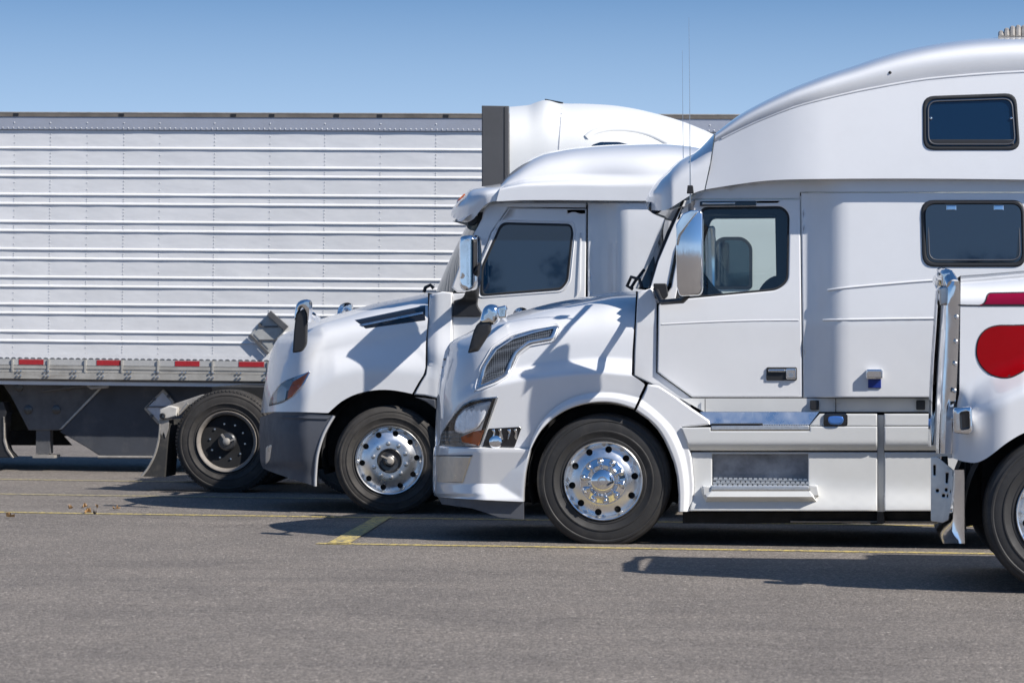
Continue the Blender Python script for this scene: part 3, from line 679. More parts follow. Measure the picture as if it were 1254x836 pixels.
    for far in (0, 1):
        fin = lambda q: q.mirror(W, False) if far else q
        mb = MB(); T.plate(mb, door, Sc, depth=.05, bev=1.0, g=10, holes=[win]); d = fin(mb).build('door', WHITE, rt_, angle=50)
        mb = MB(); T.plate(mb, win, Sc, off=.004, depth=.03, bev=.6, g=8, holes=[win_in]); fin(mb).build('window_seal', SEAM, d)
        mb = MB(); T.plate(mb, gl, Sc, off=.022, depth=.004, bev=0, g=30); fin(mb).build('window_pane', CABGLASS, d)
        # handle
        mb = MB(); T.plate(mb, rounded([(938.5, 449.5), (976, 449.5), (976, 465.5), (938.5, 465.5)], 2), Sc, off=-.012, depth=.02, bev=.6, g=8); hd = fin(mb).build('door_handle', BLACK, d)
        mb = MB(); T.plate(mb, rounded([(941, 452), (962, 452), (962, 455.2), (941, 455.2)], 1), Sc, off=-.03, depth=.02, bev=.8, g=8); T.plate(mb, rounded([(962.5, 451), (975, 451), (975, 464), (962.5, 464)], 2), Sc, off=-.026, depth=.02, bev=.8, g=8); fin(mb).build('grip', CHROME, hd, angle=60)
        mb = MB(); mb.lathe([(.018, .0), (.018, -.012), (.0001, -.012)], 16, tuple(T.pt(969, 459, Sc(969, 459) - .026))); fin(mb).build('lock', BRUSH, hd)
        # sleeper wall
        slp = [(981, 236.2), (1345, 236.2), (1345, 486.5), (984, 486.5)]
        mb = MB(); T.plate(mb, slp, Sc, depth=.05, bev=1.0, g=9); fin(mb).build('sleeper_wall', WHITE, rt_, angle=50)
        for pts in ([(1014, 355.5), (1040, 352), (1090, 347.5), (1140, 343.6), (1240, 338)], [(1008, 392), (1060, 391), (1140, 390), (1340, 389)]):
            mb = MB(); T.strip(mb, pts, Sc, .011, .004); fin(mb).build('body_crease', WHITE, rt_, angle=80)
        mb = MB(); T.strip(mb, [(810, 397), (860, 394.5), (920, 392.5), (978, 392)], Sc, .008, .004); fin(mb).build('body_crease', WHITE, d, angle=80)
        # roof rail above the door and sleeper
        rail = [(846, 243.5), (853, 235), (892, 226), (931, 220), (995, 216), (1345, 216), (1345, 235.4), (979.8, 235.4), (979.8, 243.4), (851, 243.8)]
        mb = MB(); T.plate(mb, rail, lambda x, y: Sc(x, y) + .025, depth=.05, bev=.8, g=10); fin(mb).build('roof_rail', WHITE, rt_, angle=50)
        mb = MB(); mb.box((T.pt(806, 450, .2).x, .24, 1.05), (T.pt(979, 450, .2).x, .26, T.pt(900, 375, .2).z)); fin(mb).build('door_lining', SEAT, d, smooth=False)
    # dark inner shell seen through the seams
    mb = MB()
    T.plate(mb, [(800, 360), (984, 360), (984, 490), (850, 490), (800, 458)], .26, depth=.02, bev=0, g=60)
    T.plate(mb, [(966, 236), (990, 236), (990, 490), (966, 490)], .26, depth=.02, bev=0, g=60)
    pair(mb, W, 'inner_shell', DARK, rt_, smooth=False)
    mb = MB(); T.plate(mb, [(976, 240), (1345, 240), (1345, 486), (976, 486)], .215, depth=.03, bev=0, g=60); mb.mirror(W)
    p = T.pt(1345, 486, 0); q = T.pt(1345, 240, 0); mb.box((p.x - .05, .05, 1.1), (p.x, W - .05, q.z + .2)); mb.build('sleeper_box', WHITE, rt_, smooth=False)
    # ---- interior
    a_ = T.pt(800, 486, .3); b_ = T.pt(984, 250, .3)
    mb = MB(); mb.box((a_.x + .1, .25, 1.0), (T.pt(1340, 486, .3).x, W - .25, 1.1)); mb.build('cab_floor', SEAT, rt_, smooth=False)
    mb = MB(); mb.box((T.pt(845, 300, .3).x, .22, T.pt(900, 253, .3).z + .04), (T.pt(1340, 300, .3).x, W - .22, T.pt(900, 253, .3).z + .08)); mb.build('headliner', LINING, rt_, smooth=False)
    mb = MB(); T.plate(mb, catmull([(806, 372), (812, 352), (830, 345), (858, 346), (874, 352), (884, 364), (890, 400), (806, 420)], 4, True), .42, depth=1.6, bev=3, bh=.03, g=14); mb.build('dashboard', BLACK, rt_)
    mb = MB(); c_ = T.pt(872, 352, .62); r_ = .24; pts = []
    for i in range(25):
        a = i / 24 * 2 * math.pi; pts.append(c_ + Vector((math.cos(a) * r_ * .55, math.sin(a) * r_, -math.cos(a) * r_ * .72)))
    mb.tube(pts, .016, 8, caps=False); mb.tube([c_, c_ + Vector((-.28, 0, -.2))], .03, 8)
    for a in (0, 2.1, 4.2): mb.tube([c_, c_ + Vector((math.cos(a) * r_ * .55, math.sin(a) * r_, -math.cos(a) * r_ * .72))], .012, 6)
    mb.build('steering_wheel', BLACK, rt_)
    mb = MB(); T.plate(mb, catmull([(925, 366), (934, 348), (948, 338), (962, 340), (975, 352), (975, 330), (984, 330), (984, 440), (920, 440), (920, 385)], 3, True), .55, depth=.5, bev=3, bh=.04, g=14); mb.build('driver_seat', SEAT, rt_)
    mb = MB(); T.plate(mb, [(860, 250), (968, 250), (968, 264), (860, 262)], .45, depth=.02, bev=0, g=60); mb.build('sun_shade', SEAT, rt_)
    mb = MB(); T.plate(mb, [(949, 254), (975, 254), (975, 480), (953, 480)], .40, depth=.02, bev=0, g=60); mb.build('side_curtain', SEAT, rt_)
    # ---- roof fairing
    seam_t = (876.5, 162.8); seam_b = (864, 232)
    rtop = catmull([seam_t, (903, 142.5), (925, 129.6), (948, 118), (970, 108), (992, 99.2), (1018, 89.6), (1045, 81), (1073, 71.4), (1102, 63), (1130, 56.8), (1159, 52), (1187, 48.6), (1216, 46.5), (1254, 45), (1345, 46)], 3)
    rbot = catmull([seam_b, (892, 227.4), (931, 222), (962, 220), (995, 219.3), (1060, 218.8), (1140, 218.8), (1254, 220), (1345, 222)], 3)
    ycr = [(865, 180), (878, 172), (925, 150), (972, 131.5), (1012, 120.5), (1053, 111.2), (1094, 103.5), (1135, 97), (1195, 91.5), (1254, 88), (1345, 85)]
    def Sr(x, y, t=None, q=None):
        yt = interp(x, rtop); yc = interp(x, ycr); yb = interp(x, rbot); nar = .20 * (1 - sstep(800, 1010, x))
        if y > yc:
            k = (yb - y) / (yb - yc); v = -.035 + .06 * sstep(-.15, .12, k) * 0 + .075 * k + .02 * k * k
        else:
            b = min(1, (yc - y) / max(1., yc - yt)); v = .06 - .04 * b * (1 - b) * 2 + (H - .06 - nar) * (1 - (1 - b ** 8) ** .5)
            if q is not None and q > .999: return H
        return min(H, v + nar)
    mb = MB(); T.coons(mb, rbot, rtop, [seam_b, (871, 200), seam_t], [(1345, 222), (1345, 46)], 90, 56, Sr, wt=1.5, rim=.2); mb.mirror(W); mb.build('roof_fairing', WHITE, rt_, angle=60)
    # crease bead on the shoulder
    mb = MB(); T.strip(mb, [(884, 170)] + [(x, y) for x, y in ycr[2:]], lambda x, y: Sr(x, y + .5), .016, .010, k=3); pair(mb, W, 'body_crease', WHITE, rt_, angle=80)
    # visor piece in front
    vtop = catmull([(791.5, 244), (795.5, 234.5), (801.5, 226.5), (808, 218.5), (817, 210), (824, 203), (832, 196.5), (841, 191.5), (850, 187.2), (861, 178), (875, 163.5)], 3)
    vbot = catmull([(793, 256.6), (803, 257.8), (815, 257.2), (827, 251), (838, 243.8), (851, 236), (862.5, 232.5)], 3)
    def Sv(x, y, t=None, q=None):
        yt = interp(x, vtop); yb = interp(x, vbot); b = (yb - y) / max(1., yb - yt); b = max(0, min(1, b))
        nar = .20 * (1 - sstep(800, 1010, x)); base = Sr(864, 232) + .02 * b + nar * .0
        v = base + (H - base) * (1 - (1 - b ** 7) ** .5)
        if (q is not None and q > .999) or (t is not None and t < .001): return H
        g = side_round(x, 791, 34) * (1 - .0 * b)
        return min(H, v + (H - v) * g)
    mb = MB(); T.coons(mb, vbot, vtop, [(793, 256.6), (790.8, 250), (791.5, 244)], [(862.5, 232.5), (869.5, 200), (875, 163.5)], 50, 30, Sv, wl=1.6, wt=1.6); mb.mirror(W); mb.build('roof_visor', WHITE, rt_, angle=60)
    mb = MB(); vs = []; nb = 14
    for j in range(nb + 1):
        v = lerp(Sr(864, 232) + .02, H, (j / nb) ** 1.0); k = (1 - (1 - j / nb) ** 2)
        for i in range(9): x, y = sample([(lerp(822, 797, k), 257.0), (862, 236)], i / 8); vs.append(T.pt(x, y + (4 * math.sin(i / 8 * math.pi)), v))
    mb.add(vs, [(j * 9 + i, (j + 1) * 9 + i, (j + 1) * 9 + i + 1, j * 9 + i + 1) for j in range(nb) for i in range(8)]); mb.mirror(W); mb.build('visor_underside', WHITE, rt_)
    mb = MB(); mb.lathe([(.05, .0), (.055, -.02), (.04, -.035), (.0001, -.02)], 20, tuple(T.pt(803, 253.5, .62))); mb.build('visor_lamp', GLOSSBLACK, rt_)
    mb = MB(); T.plate(mb, rounded([(857, 246.5), (926, 246), (926, 252), (857, 252.5)], 1.5), lambda x, y: Sc(x, y), off=-.02, depth=.03, bev=.6, g=9); mb.build('air_deflector_bracket', GLOSSBLACK, rt_)
    mb = MB(); T.plate(mb, [(860, 248.2), (900, 247.6), (900, 249.8), (860, 250.3)], lambda x, y: Sc(x, y), off=-.03, depth=.02, bev=.4, g=9); mb.build('bracket_rod', BRUSH, rt_)
    # roof vent with ribs
    mb = MB()
    for i in range(7):
        x = 1226 + i * 7; hh = 12 * math.sin(math.pi * (i + 1.2) / 9)
        mb.lathe([(.16 + .05 * math.sin(i), .0), (.17, .01)], 12, tuple(T.pt(x, 45, H))) if False else None
        P = [T.pt(x + d * .8, 46 - (hh) * math.sin(max(0, t) * math.pi) ** .6, lerp(H - .28, H + .28, t)) for t, d in [(k / 10, 0) for k in range(11)]]
        mb.tube(P, .024, 8)
    mb.build('roof_vent', DIRTYMETAL, rt_)
    for far in (0, 1):
        fin = lambda q: q.mirror(W, False) if far else q
        for o_, extra in (([(1130.7, 121), (1139.7, 117.6), (1236.5, 114.4), (1245.4, 122), (1249, 176), (1240.6, 183.8), (1140.9, 183.8), (1130.4, 176)], 0), ([(1128, 250), (1134, 245), (1254, 245), (1262, 252), (1263, 320), (1256, 327), (1138, 327), (1129.3, 320)], 1)):
            S_ = Sc if extra else Sr
            if extra: o = rounded([(1127.5, 245), (1254, 245), (1256, 327), (1129.5, 327)], [16, 14, 14, 16]); i_ = rounded([(1133, 250.5), (1250, 250.5), (1251.5, 321.5), (1135, 321.5)], [13, 12, 12, 13])
            else: o = rounded([(1130, 118), (1244.5, 114), (1249.5, 184), (1130.5, 184)], [14, 14, 13, 14]); i_ = rounded([(1134.5, 122.6), (1240.5, 119), (1245, 179), (1135, 179)], [12, 12, 11, 12])
            mb = MB(); T.plate(mb, o, S_, off=-.010, depth=.03, bev=1.4, g=8, holes=[i_]); f_ = fin(mb).build('sleeper_window', SEAM if not extra else BLACK, rt_, angle=60)
            mb = MB(); T.plate(mb, i_, (lambda x, y: S_(1190, 320)) if extra else (lambda x, y: S_(x, y)), off=-.003, depth=.01, bev=0, g=30); fin(mb).build('window_pane', TINT, f_)
            mb = MB(); T.ring(mb, rounded([(i_b[0], i_b[1]) for i_b in ([(1136.5, 124.6), (1239, 121), (1243, 177), (1137, 177)] if not extra else [(1136, 253.5), (1247.5, 253.5), (1249, 318.5), (1138, 318.5)])], 11), S_, .006, -.012); fin(mb).build('window_gasket', GREY, f_, angle=60)
            if extra:
                for px in (1165, 1223):
                    mb = MB(); T.plate(mb, [(px - 6, 251.5), (px + 6, 251.5), (px + 6, 257.5), (px - 6, 257.5)], S_, off=-.03, depth=.02, bev=.8, g=8); fin(mb).build('window_latch', CHROME, f_)
            else:
                mb = MB(); T.plate(mb, [(1139, 171), (1241, 171), (1241.5, 177), (1139, 177)], S_, off=-.014, depth=.01, bev=.4, g=14); fin(mb).build('window_vent_strip', BLACK, f_)
                for px in (1140, 1238.5):
                    mb = MB(); mb.dome(tuple(T.pt(px, 145, S_(px, 145) - .01)), .012, .008); fin(mb).build('window_screw', CHROME, f_)
        # luggage compartment latch
        mb = MB(); T.plate(mb, rounded([(1061, 452), (1081, 452), (1081, 463.5), (1061, 463.5)], 2), Sc, off=-.05, depth=.06, bev=1.2, g=8); l_ = fin(mb).build('compartment_latch', CHROME, rt_, angle=60)
        mb = MB(); T.plate(mb, [(1063, 464), (1079, 464), (1079, 475), (1063, 475)], Sc, off=-.012, depth=.02, bev=.6, g=8); fin(mb).build('latch_tab', BLUE, l_)
    mb = MB(); mb.dome(tuple(T.pt(1090, 89, Sr(1090, 89))), .012, .008); mb.build('marker_stud', BLACK, rt_)
    # ---- sills, steps, side skirts
    mb = MB(); T.plate(mb, [(833, 487.5), (1345, 487.5), (1345, 504), (862, 504)], .12, depth=.04, bev=0, g=40); pair(mb, W, 'sill_panel', WHITE2, rt_, smooth=False)
    mb = MB()
    for x in (863, 1023): T.plate(mb, [(x, 488), (x + .9, 488), (x + .9, 505), (x, 505)], .095, depth=.01, bev=0, g=40)
    mb.build('sill_seam', SEAM, rt_, smooth=False)
    for x in (992, 1122):
        mb = MB(); T.plate(mb, rounded([(x, 490), (x + 11, 490), (x + 11, 501.5), (x, 501.5)], 1.5), .10, off=-.012, depth=.02, bev=.6, g=8); mb.build('sill_plug', BLACK, rt_)
    def slab(name, poly, v, mt=WHITE2, depth=.05, bev=.9, both=True, g=12, **k):
        mb = MB(); T.plate(mb, poly, v, depth=depth, bev=bev, g=g, **k)
        if both: return pair(mb, W, name, mt, rt_, angle=50)
        return mb.build(name, mt, rt_, angle=50)
    # upper tread with its mirror-bright face
    mb = MB(); vs = [T.pt(857, 504.2, .070), T.pt(1003, 504.2, .070), T.pt(991, 520, .03), T.pt(871, 520, .03)]
    mb.add([tuple(p) for p in vs], [(0, 3, 2, 1)]); pair(mb, W, 'step_plate', ALU, rt_, smooth=False)
    slab('step_tread', [(871, 521), (991, 521), (991, 526.5), (871, 526.5)], .0, TREAD, bev=.5)
    mb = MB()
    for i in range(20): T.plate(mb, [(931 + i * 3, 519.3), (933 + i * 3, 519.3), (933 + i * 3, 521), (931 + i * 3, 521)], .0, depth=.05, bev=0, g=9)
    mb.build('tread_teeth', TREAD, rt_, smooth=False)
    slab('black_grip', [(871, 518.4), (934, 518.0), (934, 520.5), (871, 521)], -.002, SEAM, bev=.3)
    slab('step_cheek', [(991.8, 520), (1004, 506.5), (1010, 506.5), (1074, 506.5), (1074, 521.3), (992, 521.3)], .015)
    slab('upper_skirt', [(834, 523.5), (870.3, 523), (870.3, 527.5), (991.7, 527.5), (991.7, 522), (1074.2, 522), (1074.2, 551), (1074.2, 551.5), (844, 551.5), (840, 538)], lambda x, y: .0 + .05 * sstep(540, 553, y) ** 2, g=4)
    hole = [(872, 555.5), (989.5, 555.5), (989.5, 594.5), (872, 594.5)]
    slab('lower_skirt', [(846.5, 553.5), (1074.2, 553.5), (1074.2, 625.5), (844, 625.5), (850, 605), (850, 590)], lambda x, y: .055 + .0 * x - .055 * sstep(598, 624, y), holes=[hole])
    mb = MB(); T.plate(mb, [(870, 553), (992, 553), (992, 597), (870, 597)], .17, depth=.02, bev=0, g=60); mb.build('step_recess', mat('worn_grey_metal', (.34, .34, .36), .35, metal=.4, noise=.5, nscale=5), rt_, smooth=False)
    mb = MB(); a = T.pt(871, 596, .0); b = T.pt(991, 585, .0); z0 = T.pt(900, 594.5, .03).z
    mb.box((a.x, -.02, z0 - .03), (b.x, .168, z0)); pair(mb, W, 'lower_step', TREAD, rt_, smooth=False)
    mb = MB(); n_ = 19
    for i in range(n_):
        for j in range(3):
            x = lerp(a.x + .03, b.x - .03, i / (n_ - 1)); y = .0 + j * .055
            mb.lathe([(.016, 0), (.012, .012), (.0001, .012)], 8, (0, 0, 0)) if False else mb.box((x - .013 + (j % 2) * .02, y, z0 + j * .022), (x + .013 + (j % 2) * .02, y + .02, z0 + j * .022 + .014))
    for j in range(3): mb.box((a.x + .01, .02 + j * .055, z0 + j * .022 - .008), (b.x - .01, .04 + j * .055, z0 + j * .022 + .002))
    mb.build('tread_teeth', TREAD, rt_, smooth=False)
    slab('step_edge', [(871, 595), (991, 595), (991, 600.5), (871, 600.5)], -.03, TREAD, bev=.5)
    # protruding ledge under the step
    mb = MB(); P = [[(860, 594), (873, 601), (990, 601), (1003, 594)], [(858, 599), (868, 607), (992, 607), (1000, 599)], [(858, 615), (867, 608.5), (994, 608.5), (1000, 615)]]
    L = lambda l: [T.pt(x, y, v) for x, y, v in l]
    vs = L([(858, 595, .06), (872, 601, -.03), (991, 601, -.03), (1001, 595, .06), (858, 602, .06), (866, 608, -.045), (995, 608, -.045), (1001, 602, .06), (858, 615, .03), (864, 615, .03), (994, 615, .03), (1001, 615, .03)])
    mb.add([tuple(p) for p in vs], [(0, 4, 5, 1), (1, 5, 6, 2), (2, 6, 7, 3), (4, 8, 9, 5), (5, 9, 10, 6), (6, 10, 11, 7)]); pair(mb, W, 'step_ledge', WHITE2, rt_, smooth=False)
    slab('step_ledge_wing', [(860.5, 595), (870.5, 595), (872, 601), (871, 607), (861, 607)], -.02, depth=.08)
    slab('step_ledge_wing', [(991, 594), (1001, 594), (1003, 607), (992, 607)], -.02, depth=.08)
    slab('skirt_gap', [(1074.5, 508), (1082.5, 508), (1082.5, 626), (1074.5, 626)], .10, WHITE2, bev=0)
    slab('rear_skirt', [(1083, 506.5), (1345, 506.5), (1345, 521), (1083, 521)], .015)
    slab('rear_skirt', [(1083, 522), (1345, 522), (1345, 551.5), (1083, 551.5)], lambda x, y: .0 + .05 * sstep(540, 553, y) ** 2, g=5)
    slab('rear_skirt', [(1083, 553.5), (1345, 553.5), (1345, 625.5), (1083, 625.5)], lambda x, y: .055 - .055 * sstep(598, 624, y))
    cap = slab('fuel_cap_recess', rounded([(1008.5, 505.8), (1038, 505.8), (1038, 522), (1008.5, 522)], 4), .0, GLOSSBLACK, bev=.8)
    mb = MB(); T.plate(mb, catmull([(1014, 513), (1017, 509.5), (1030, 509.5), (1033, 513), (1030, 519), (1017, 519)], 3, True), -.02, depth=.02, bev=1, g=6); mb.build('blue_cap', mat('blue_chrome_cap', (.12, .3, .75), .15, metal=.7), cap, angle=60)
    slab('underbody_rail', [(836, 627), (1345, 627), (1345, 640.5), (836, 640.5)], .18, DARK, depth=.3, bev=0)
    slab('rail_bracket', [(1066, 640), (1074, 640), (1074, 626), (1082, 626), (1084, 640), (1080, 641.5), (1066, 641.5)], .10, BLACK, bev=.3)
    slab('lower_pipe', [(968, 637.5), (1345, 638.5), (1345, 640.0), (968, 639.2)], .15, DIRTYMETAL, bev=.2, depth=.03)
    # ---- wheels
    make_wheel(rt_, T.pt(738.8, 588.5, .055), .518, 'hub', spin=.16, flat=.012)
    q = T.pt(738.8, 588.5, .055); make_wheel(rt_, Vector((q.x, W - .055, q.z)), .518, 'hub', far=True)
    for du in (4.9, 6.25):
        make_wheel(rt_, Vector((q.x + du, .06, .505)), .515, 'drive', wd=.62); make_wheel(rt_, Vector((q.x + du, W - .06, .505)), .515, 'drive', wd=.62, far=True)
    frame_and_axles(T, rt_, q.x - .9, q.x + 7.2)
    mb = MB(); mb.box((q.x + .75, .22, .42), (q.x + 3.6, W - .22, 1.0)); mb.build('fuel_tanks', DARK, rt_, smooth=False)
    mb = MB(); mb.box((q.x - 1.0, .45, .45), (q.x + .3, W - .45, 1.3)); mb.tube([(q.x, .3, .5), (q.x, W - .3, .5)], .07, 12); mb.build('engine_block', DARK, rt_, smooth=False)
    # ---- grille on the nose
    for k in range(9):
        y = 520 - k * 10; xf = interp(-y, [(-p[1], p[0]) for p in lef]); P = []
        for i in range(13):
            v = lerp(.98, H, i / 12); g_ = (v - .06) / (H - .06); P.append(T.pt(xf + 1.6 + 62 * (1 - math.sqrt(max(0, 1 - (1 - g_) ** 2))) , y, v))
        P += [Vector((p.x, W - p.y, p.z)) for p in reversed(P[:-1])]
        mb = MB(); mb.tube(P, .011, 6); mb.build('grille_bar', BLACK, rt_)
    # ---- mirrors
    for far in (0, 1):
        fin = lambda q: q.mirror(W, False) if far else q
        mo = rounded([(827.5, 300), (829, 287), (838, 268), (850, 258.5), (859, 258), (861, 262), (861, 355), (857, 361.5), (832, 363), (829, 352)], [6, 3, 3, 4, 2, 2, 4, 3, 4, 4])
        mb = MB(); T.plate(mb, mo, lambda x, y: -.51 + .00006 * (x - 845) ** 2 + .000010 * (y - 306) ** 2, depth=.12, bev=1.5, bh=.02, g=5)
        r_ = fin(mb).build('mirror_housing', CHROME, rt_, angle=70)
        mb = MB(); T.plate(mb, [(828, 275), (836, 262), (846, 257.6), (856, 257.6), (832, 288), (828.5, 300)], -.522, depth=.05, bev=.4, g=8); fin(mb).build('mirror_cap', CHROME, r_, angle=50)
        mb = MB(); mb.tube([T.pt(803, 354, .10), T.pt(806, 362, -.0), T.pt(811, 370, -.1), T.pt(836, 368, -.38), T.pt(842, 362, -.43)], .022, 10); T.plate(mb, rounded([(800, 347), (816, 347), (818, 362), (814, 366), (802, 366)], 2), .06, depth=.08, bev=.8, g=8)
        fin(mb).build('mirror_arm', BLACK, r_)
        mb = MB(); mb.tube([T.pt(848, 249, .1), T.pt(846, 252, -.25), T.pt(846, 260, -.43)], .02, 10); fin(mb).build('mirror_arm', BLACK, r_)
        mb = MB(); T.plate(mb, rounded([(842, 227), (848.5, 227), (849.5, 237), (841, 237)], 1), -.2, depth=.05, bev=.6, g=6); fin(mb).build('antenna_mount', BLACK, rt_)
        if not far:
            mb = MB(); mb.tube([T.pt(845.5, 256, -.18), T.pt(845.3, 230, -.18), T.pt(844.6, 120, -.18), T.pt(843.6, 22, -.18)], [.006, .005, .0018, .0012], 6); mb.build('antenna', BRUSH, rt_)
        # hood mirror
        S_ = lambda x, y: -.10 + .0
        mb = MB(); T.plate(mb, rounded([(572.7, 432.5), (580, 405), (584, 397), (589, 393), (601.5, 394), (600.5, 406), (585, 430)], 2), -.14, depth=.07, bev=1.6, g=5); h_ = fin(mb).build('hood_mirror', BLACK, rt_, angle=60)
        mb = MB(); T.plate(mb, catmull([(588, 396), (590, 383), (594, 375.5), (601, 372.5), (609, 375), (611.5, 385), (610, 393), (604, 398), (600, 396)], 3, True), -.15, depth=.10, bev=3, bh=.045, g=5); fin(mb).build('mirror_back', CHROME, h_, angle=75)
        mb = MB(); T.plate(mb, rounded([(609, 376), (619.5, 373.5), (621, 378), (620, 389), (610, 390)], 2), -.10, depth=.05, bev=1.2, g=5); mb.tube([T.pt(612, 384, -.06), T.pt(616, 388, .1), T.pt(620, 392, .45)], .018, 8); fin(mb).build('mirror_bracket', CHROME, h_, angle=60)
    mb = MB(); mb.tube([T.pt(837, 226, W + .23), T.pt(836, 120, W + .23), T.pt(835.6, 62, W + .23)], [.004, .0018, .0012], 6); mb.build('antenna', BRUSH, rt_)
truck_hero()

# ================================================================== TRUCK 2: day cab with grey bumper, behind the first
def side_round(x, x0, Rp):
    w_ = max(0., min(1., (x - x0) / Rp)); return 1 - math.sqrt(max(0, 1 - (1 - w_) ** 2))
def truck_two():
    T = Side(476, 629.5); W = 2.5; H = W / 2
    rt_ = T.root('semi_truck', 'white semi truck with dark grey bumper and slanted black hood vent', 'truck', 'white semi trucks parked in a row')
    lef = catmull([(319.5, 505.5), (320.5, 498), (323, 478), (326.5, 458), (330.5, 438), (336.5, 420), (344, 411)], 3)
    top = catmull([(344, 411), (351.7, 407), (363, 401), (374.6, 396.6), (394, 390), (415, 383.9), (436, 378), (458, 372), (480, 367.3), (501, 363.6), (524, 358.5)], 3)
    arch = catmull([(402, 505.5), (409, 499), (418, 491.5), (430, 484.8), (443, 480.3), (457, 477.8), (471, 477), (487, 478.4), (504.8, 482)], 2)
    bot = [(319.5, 505.5), (335, 504), (370, 504.3)] + arch
    rig = [(504.8, 482), (512, 469), (519, 458), (521, 450), (521.5, 420), (524, 390), (524, 358.5)]
    crown = [(320, 500), (345, 470), (370, 440), (395, 425), (430, 418), (470, 412), (520, 398)]
    crown2 = [(320, 510), (350, 505), (385, 480), (410, 462), (440, 455), (475, 455), (520, 460)]
    def Sh(x, y, t=None, q=None):
        yc = interp(x, crown); yt = interp(x, top); xf = interp(-y, [(-p[1], p[0]) for p in lef]); y2 = interp(x, crown2)
        if y > y2: v = .02
        elif y > yc: v = .02 + .13 * sstep(0, 1, (y2 - y) / max(1, y2 - yc)) * sstep(335, 400, x)
        else:
            b = min(1, (yc - y) / max(1., yc - yt)); v0 = .02 + .13 * sstep(335, 400, x)
            v = v0 + .06 * b + (H - v0 - .06) * (1 - (1 - b ** 3.4) ** .5)
        if (q is not None and q > .999) or (t is not None and t < .001): return H
        return min(H, v + (H - v) * side_round(x, xf, 58))
    mb = MB(); T.coons(mb, bot, top, lef, rig, 84, 52, Sh, wl=1.7, wt=1.6); mb.mirror(W); mb.build('hood', WHITE, rt_, angle=60)
    Sn = lambda x, y: Sh(x, y)
    # quarter behind the hood gap, cowl
    mb = MB(); T.plate(mb, [(507, 483), (515, 468.5), (521.5, 458), (523.5, 440), (523.5, 400), (526.3, 360.5), (542, 357), (553.6, 358), (553.6, 489), (533, 487), (520, 484)], lambda x, y: .03 + .10 * (1 - sstep(390, 440, y)) + .05 * (1 - sstep(524, 534, x)) * (1 - sstep(440, 460, y)), depth=.1, bev=1.2, g=6); pair(mb, W, 'cowl_panel', WHITE, rt_, angle=60)
    mb = MB(); T.plate(mb, [(508, 486), (533, 489), (533, 500), (522, 492)], .03, depth=.10, bev=.6, g=8); pair(mb, W, 'fender_flare', GREY, rt_, angle=60)
    mb = MB(); T.plate(mb, [(554.4, 472), (735, 472), (735, 490), (554.4, 490)], lambda x, y: .06, depth=.1, bev=1.0, g=20); pair(mb, W, 'lower_cab_panel', WHITE, rt_, angle=60)
    mb = MB(); T.plate(mb, [(541, 505), (985, 493), (985, 598), (548, 598), (547, 550)], .05, depth=.1, bev=1.0, g=60); pair(mb, W, 'side_skirt', WHITE2, rt_, angle=50)
    # bumper: dark grey moulded plastic
    bt = [(318.5, 511), (337, 504.2), (372, 504.3), (409, 508.8)]
    bb = [(322, 573), (335, 578.5), (360, 587), (386, 595)]
    bl = catmull([(322, 573), (319, 566), (318, 550), (317.5, 530), (318.5, 511)], 3); br = catmull([(386, 595), (386.5, 578), (389, 555), (397, 530), (409, 508.8)], 3)
    def Sb(x, y, t=None, q=None):
        xf = interp(-y, [(-573, 322), (-566, 319), (-530, 317.5), (-511, 318.5)])
        v = .03 + .06 * sstep(509, 516, y) * sstep(345, 340 + 60, x) * 0
        v += .02 * math.sin(max(0, min(1, (y - 511) / 70)) * math.pi) * -1
        if t is not None and t < .001: return H
        return min(H, v + (H - v) * side_round(x, xf, 60))
    mb = MB(); T.coons(mb, bb, bt, bl, br, 64, 22, Sb, wl=1.7, rim=.2); mb.mirror(W); mb.build('bumper', GREY, rt_, angle=60)
    mb = MB(); T.plate(mb, [(342, 509.3), (404, 510.2), (401, 513.5), (342, 512)], Sb, off=-.012, depth=.02, bev=.5, g=5); mb.build('bumper_trim', GREY, rt_)
    mb = MB(); T.strip(mb, [(409, 509), (397, 530), (389, 555), (386.5, 578), (386, 595)], Sb, .014, -.002, k=4); mb.build('bumper_edge', mat('edge_light_grey', (.42, .42, .43), .5), rt_, angle=80)
    mb = MB(); T.plate(mb, rounded([(325.5, 547), (333, 543.5), (330.5, 562), (325, 570)], 3), Sb, off=-.014, depth=.02, bev=.8, g=3); mb.build('fog_lamp', ALU, rt_, angle=60)
    # headlight
    hl = rounded([(328.5, 497.5), (331.5, 485), (343.5, 468), (380.5, 454), (372, 471), (357, 486), (344, 493.5)], [3, 4, 8, 2, 4, 6, 4])
    mb = MB(); T.plate(mb, hl, Sn, off=-.004, depth=.02, bev=.5, g=5); hb = mb.build('headlight', ALU, rt_, angle=60)
    mb = MB(); T.plate(mb, [(350, 489), (353.5, 477), (358.5, 467.5), (378, 455.5), (368.5, 473), (357, 485.5)], Sn, off=-.010, depth=.01, bev=.5, g=4); mb.build('turn_signal', AMBER, hb)
    mb = MB(); T.plate(mb, [(349, 490), (351, 478), (353, 478), (351.3, 489.5)], Sn, off=-.013, depth=.01, bev=.2, g=4); mb.build('headlight_divider', BLACK, hb)
    mb = MB(); T.plate(mb, rounded([(332, 493), (335, 483), (345, 471), (351, 474), (348, 490)], 3), lambda x, y: Sn(x, y) - .0004 * (y - 476), off=-.006, depth=.01, bev=1, bh=.006, g=4); mb.build('reflector', mat('pale_reflector', (.85, .86, .88), .3, metal=.4), hb, angle=60)
    mb = MB(); T.plate(mb, hl, Sn, off=-.020, depth=.016, bev=1.0, g=5); mb.build('lens', CLEAR, hb, angle=60)
    # hood vent
    vp = [(433.8, 391.8), (521, 373.6), (521, 392.3), (448, 402.4)]
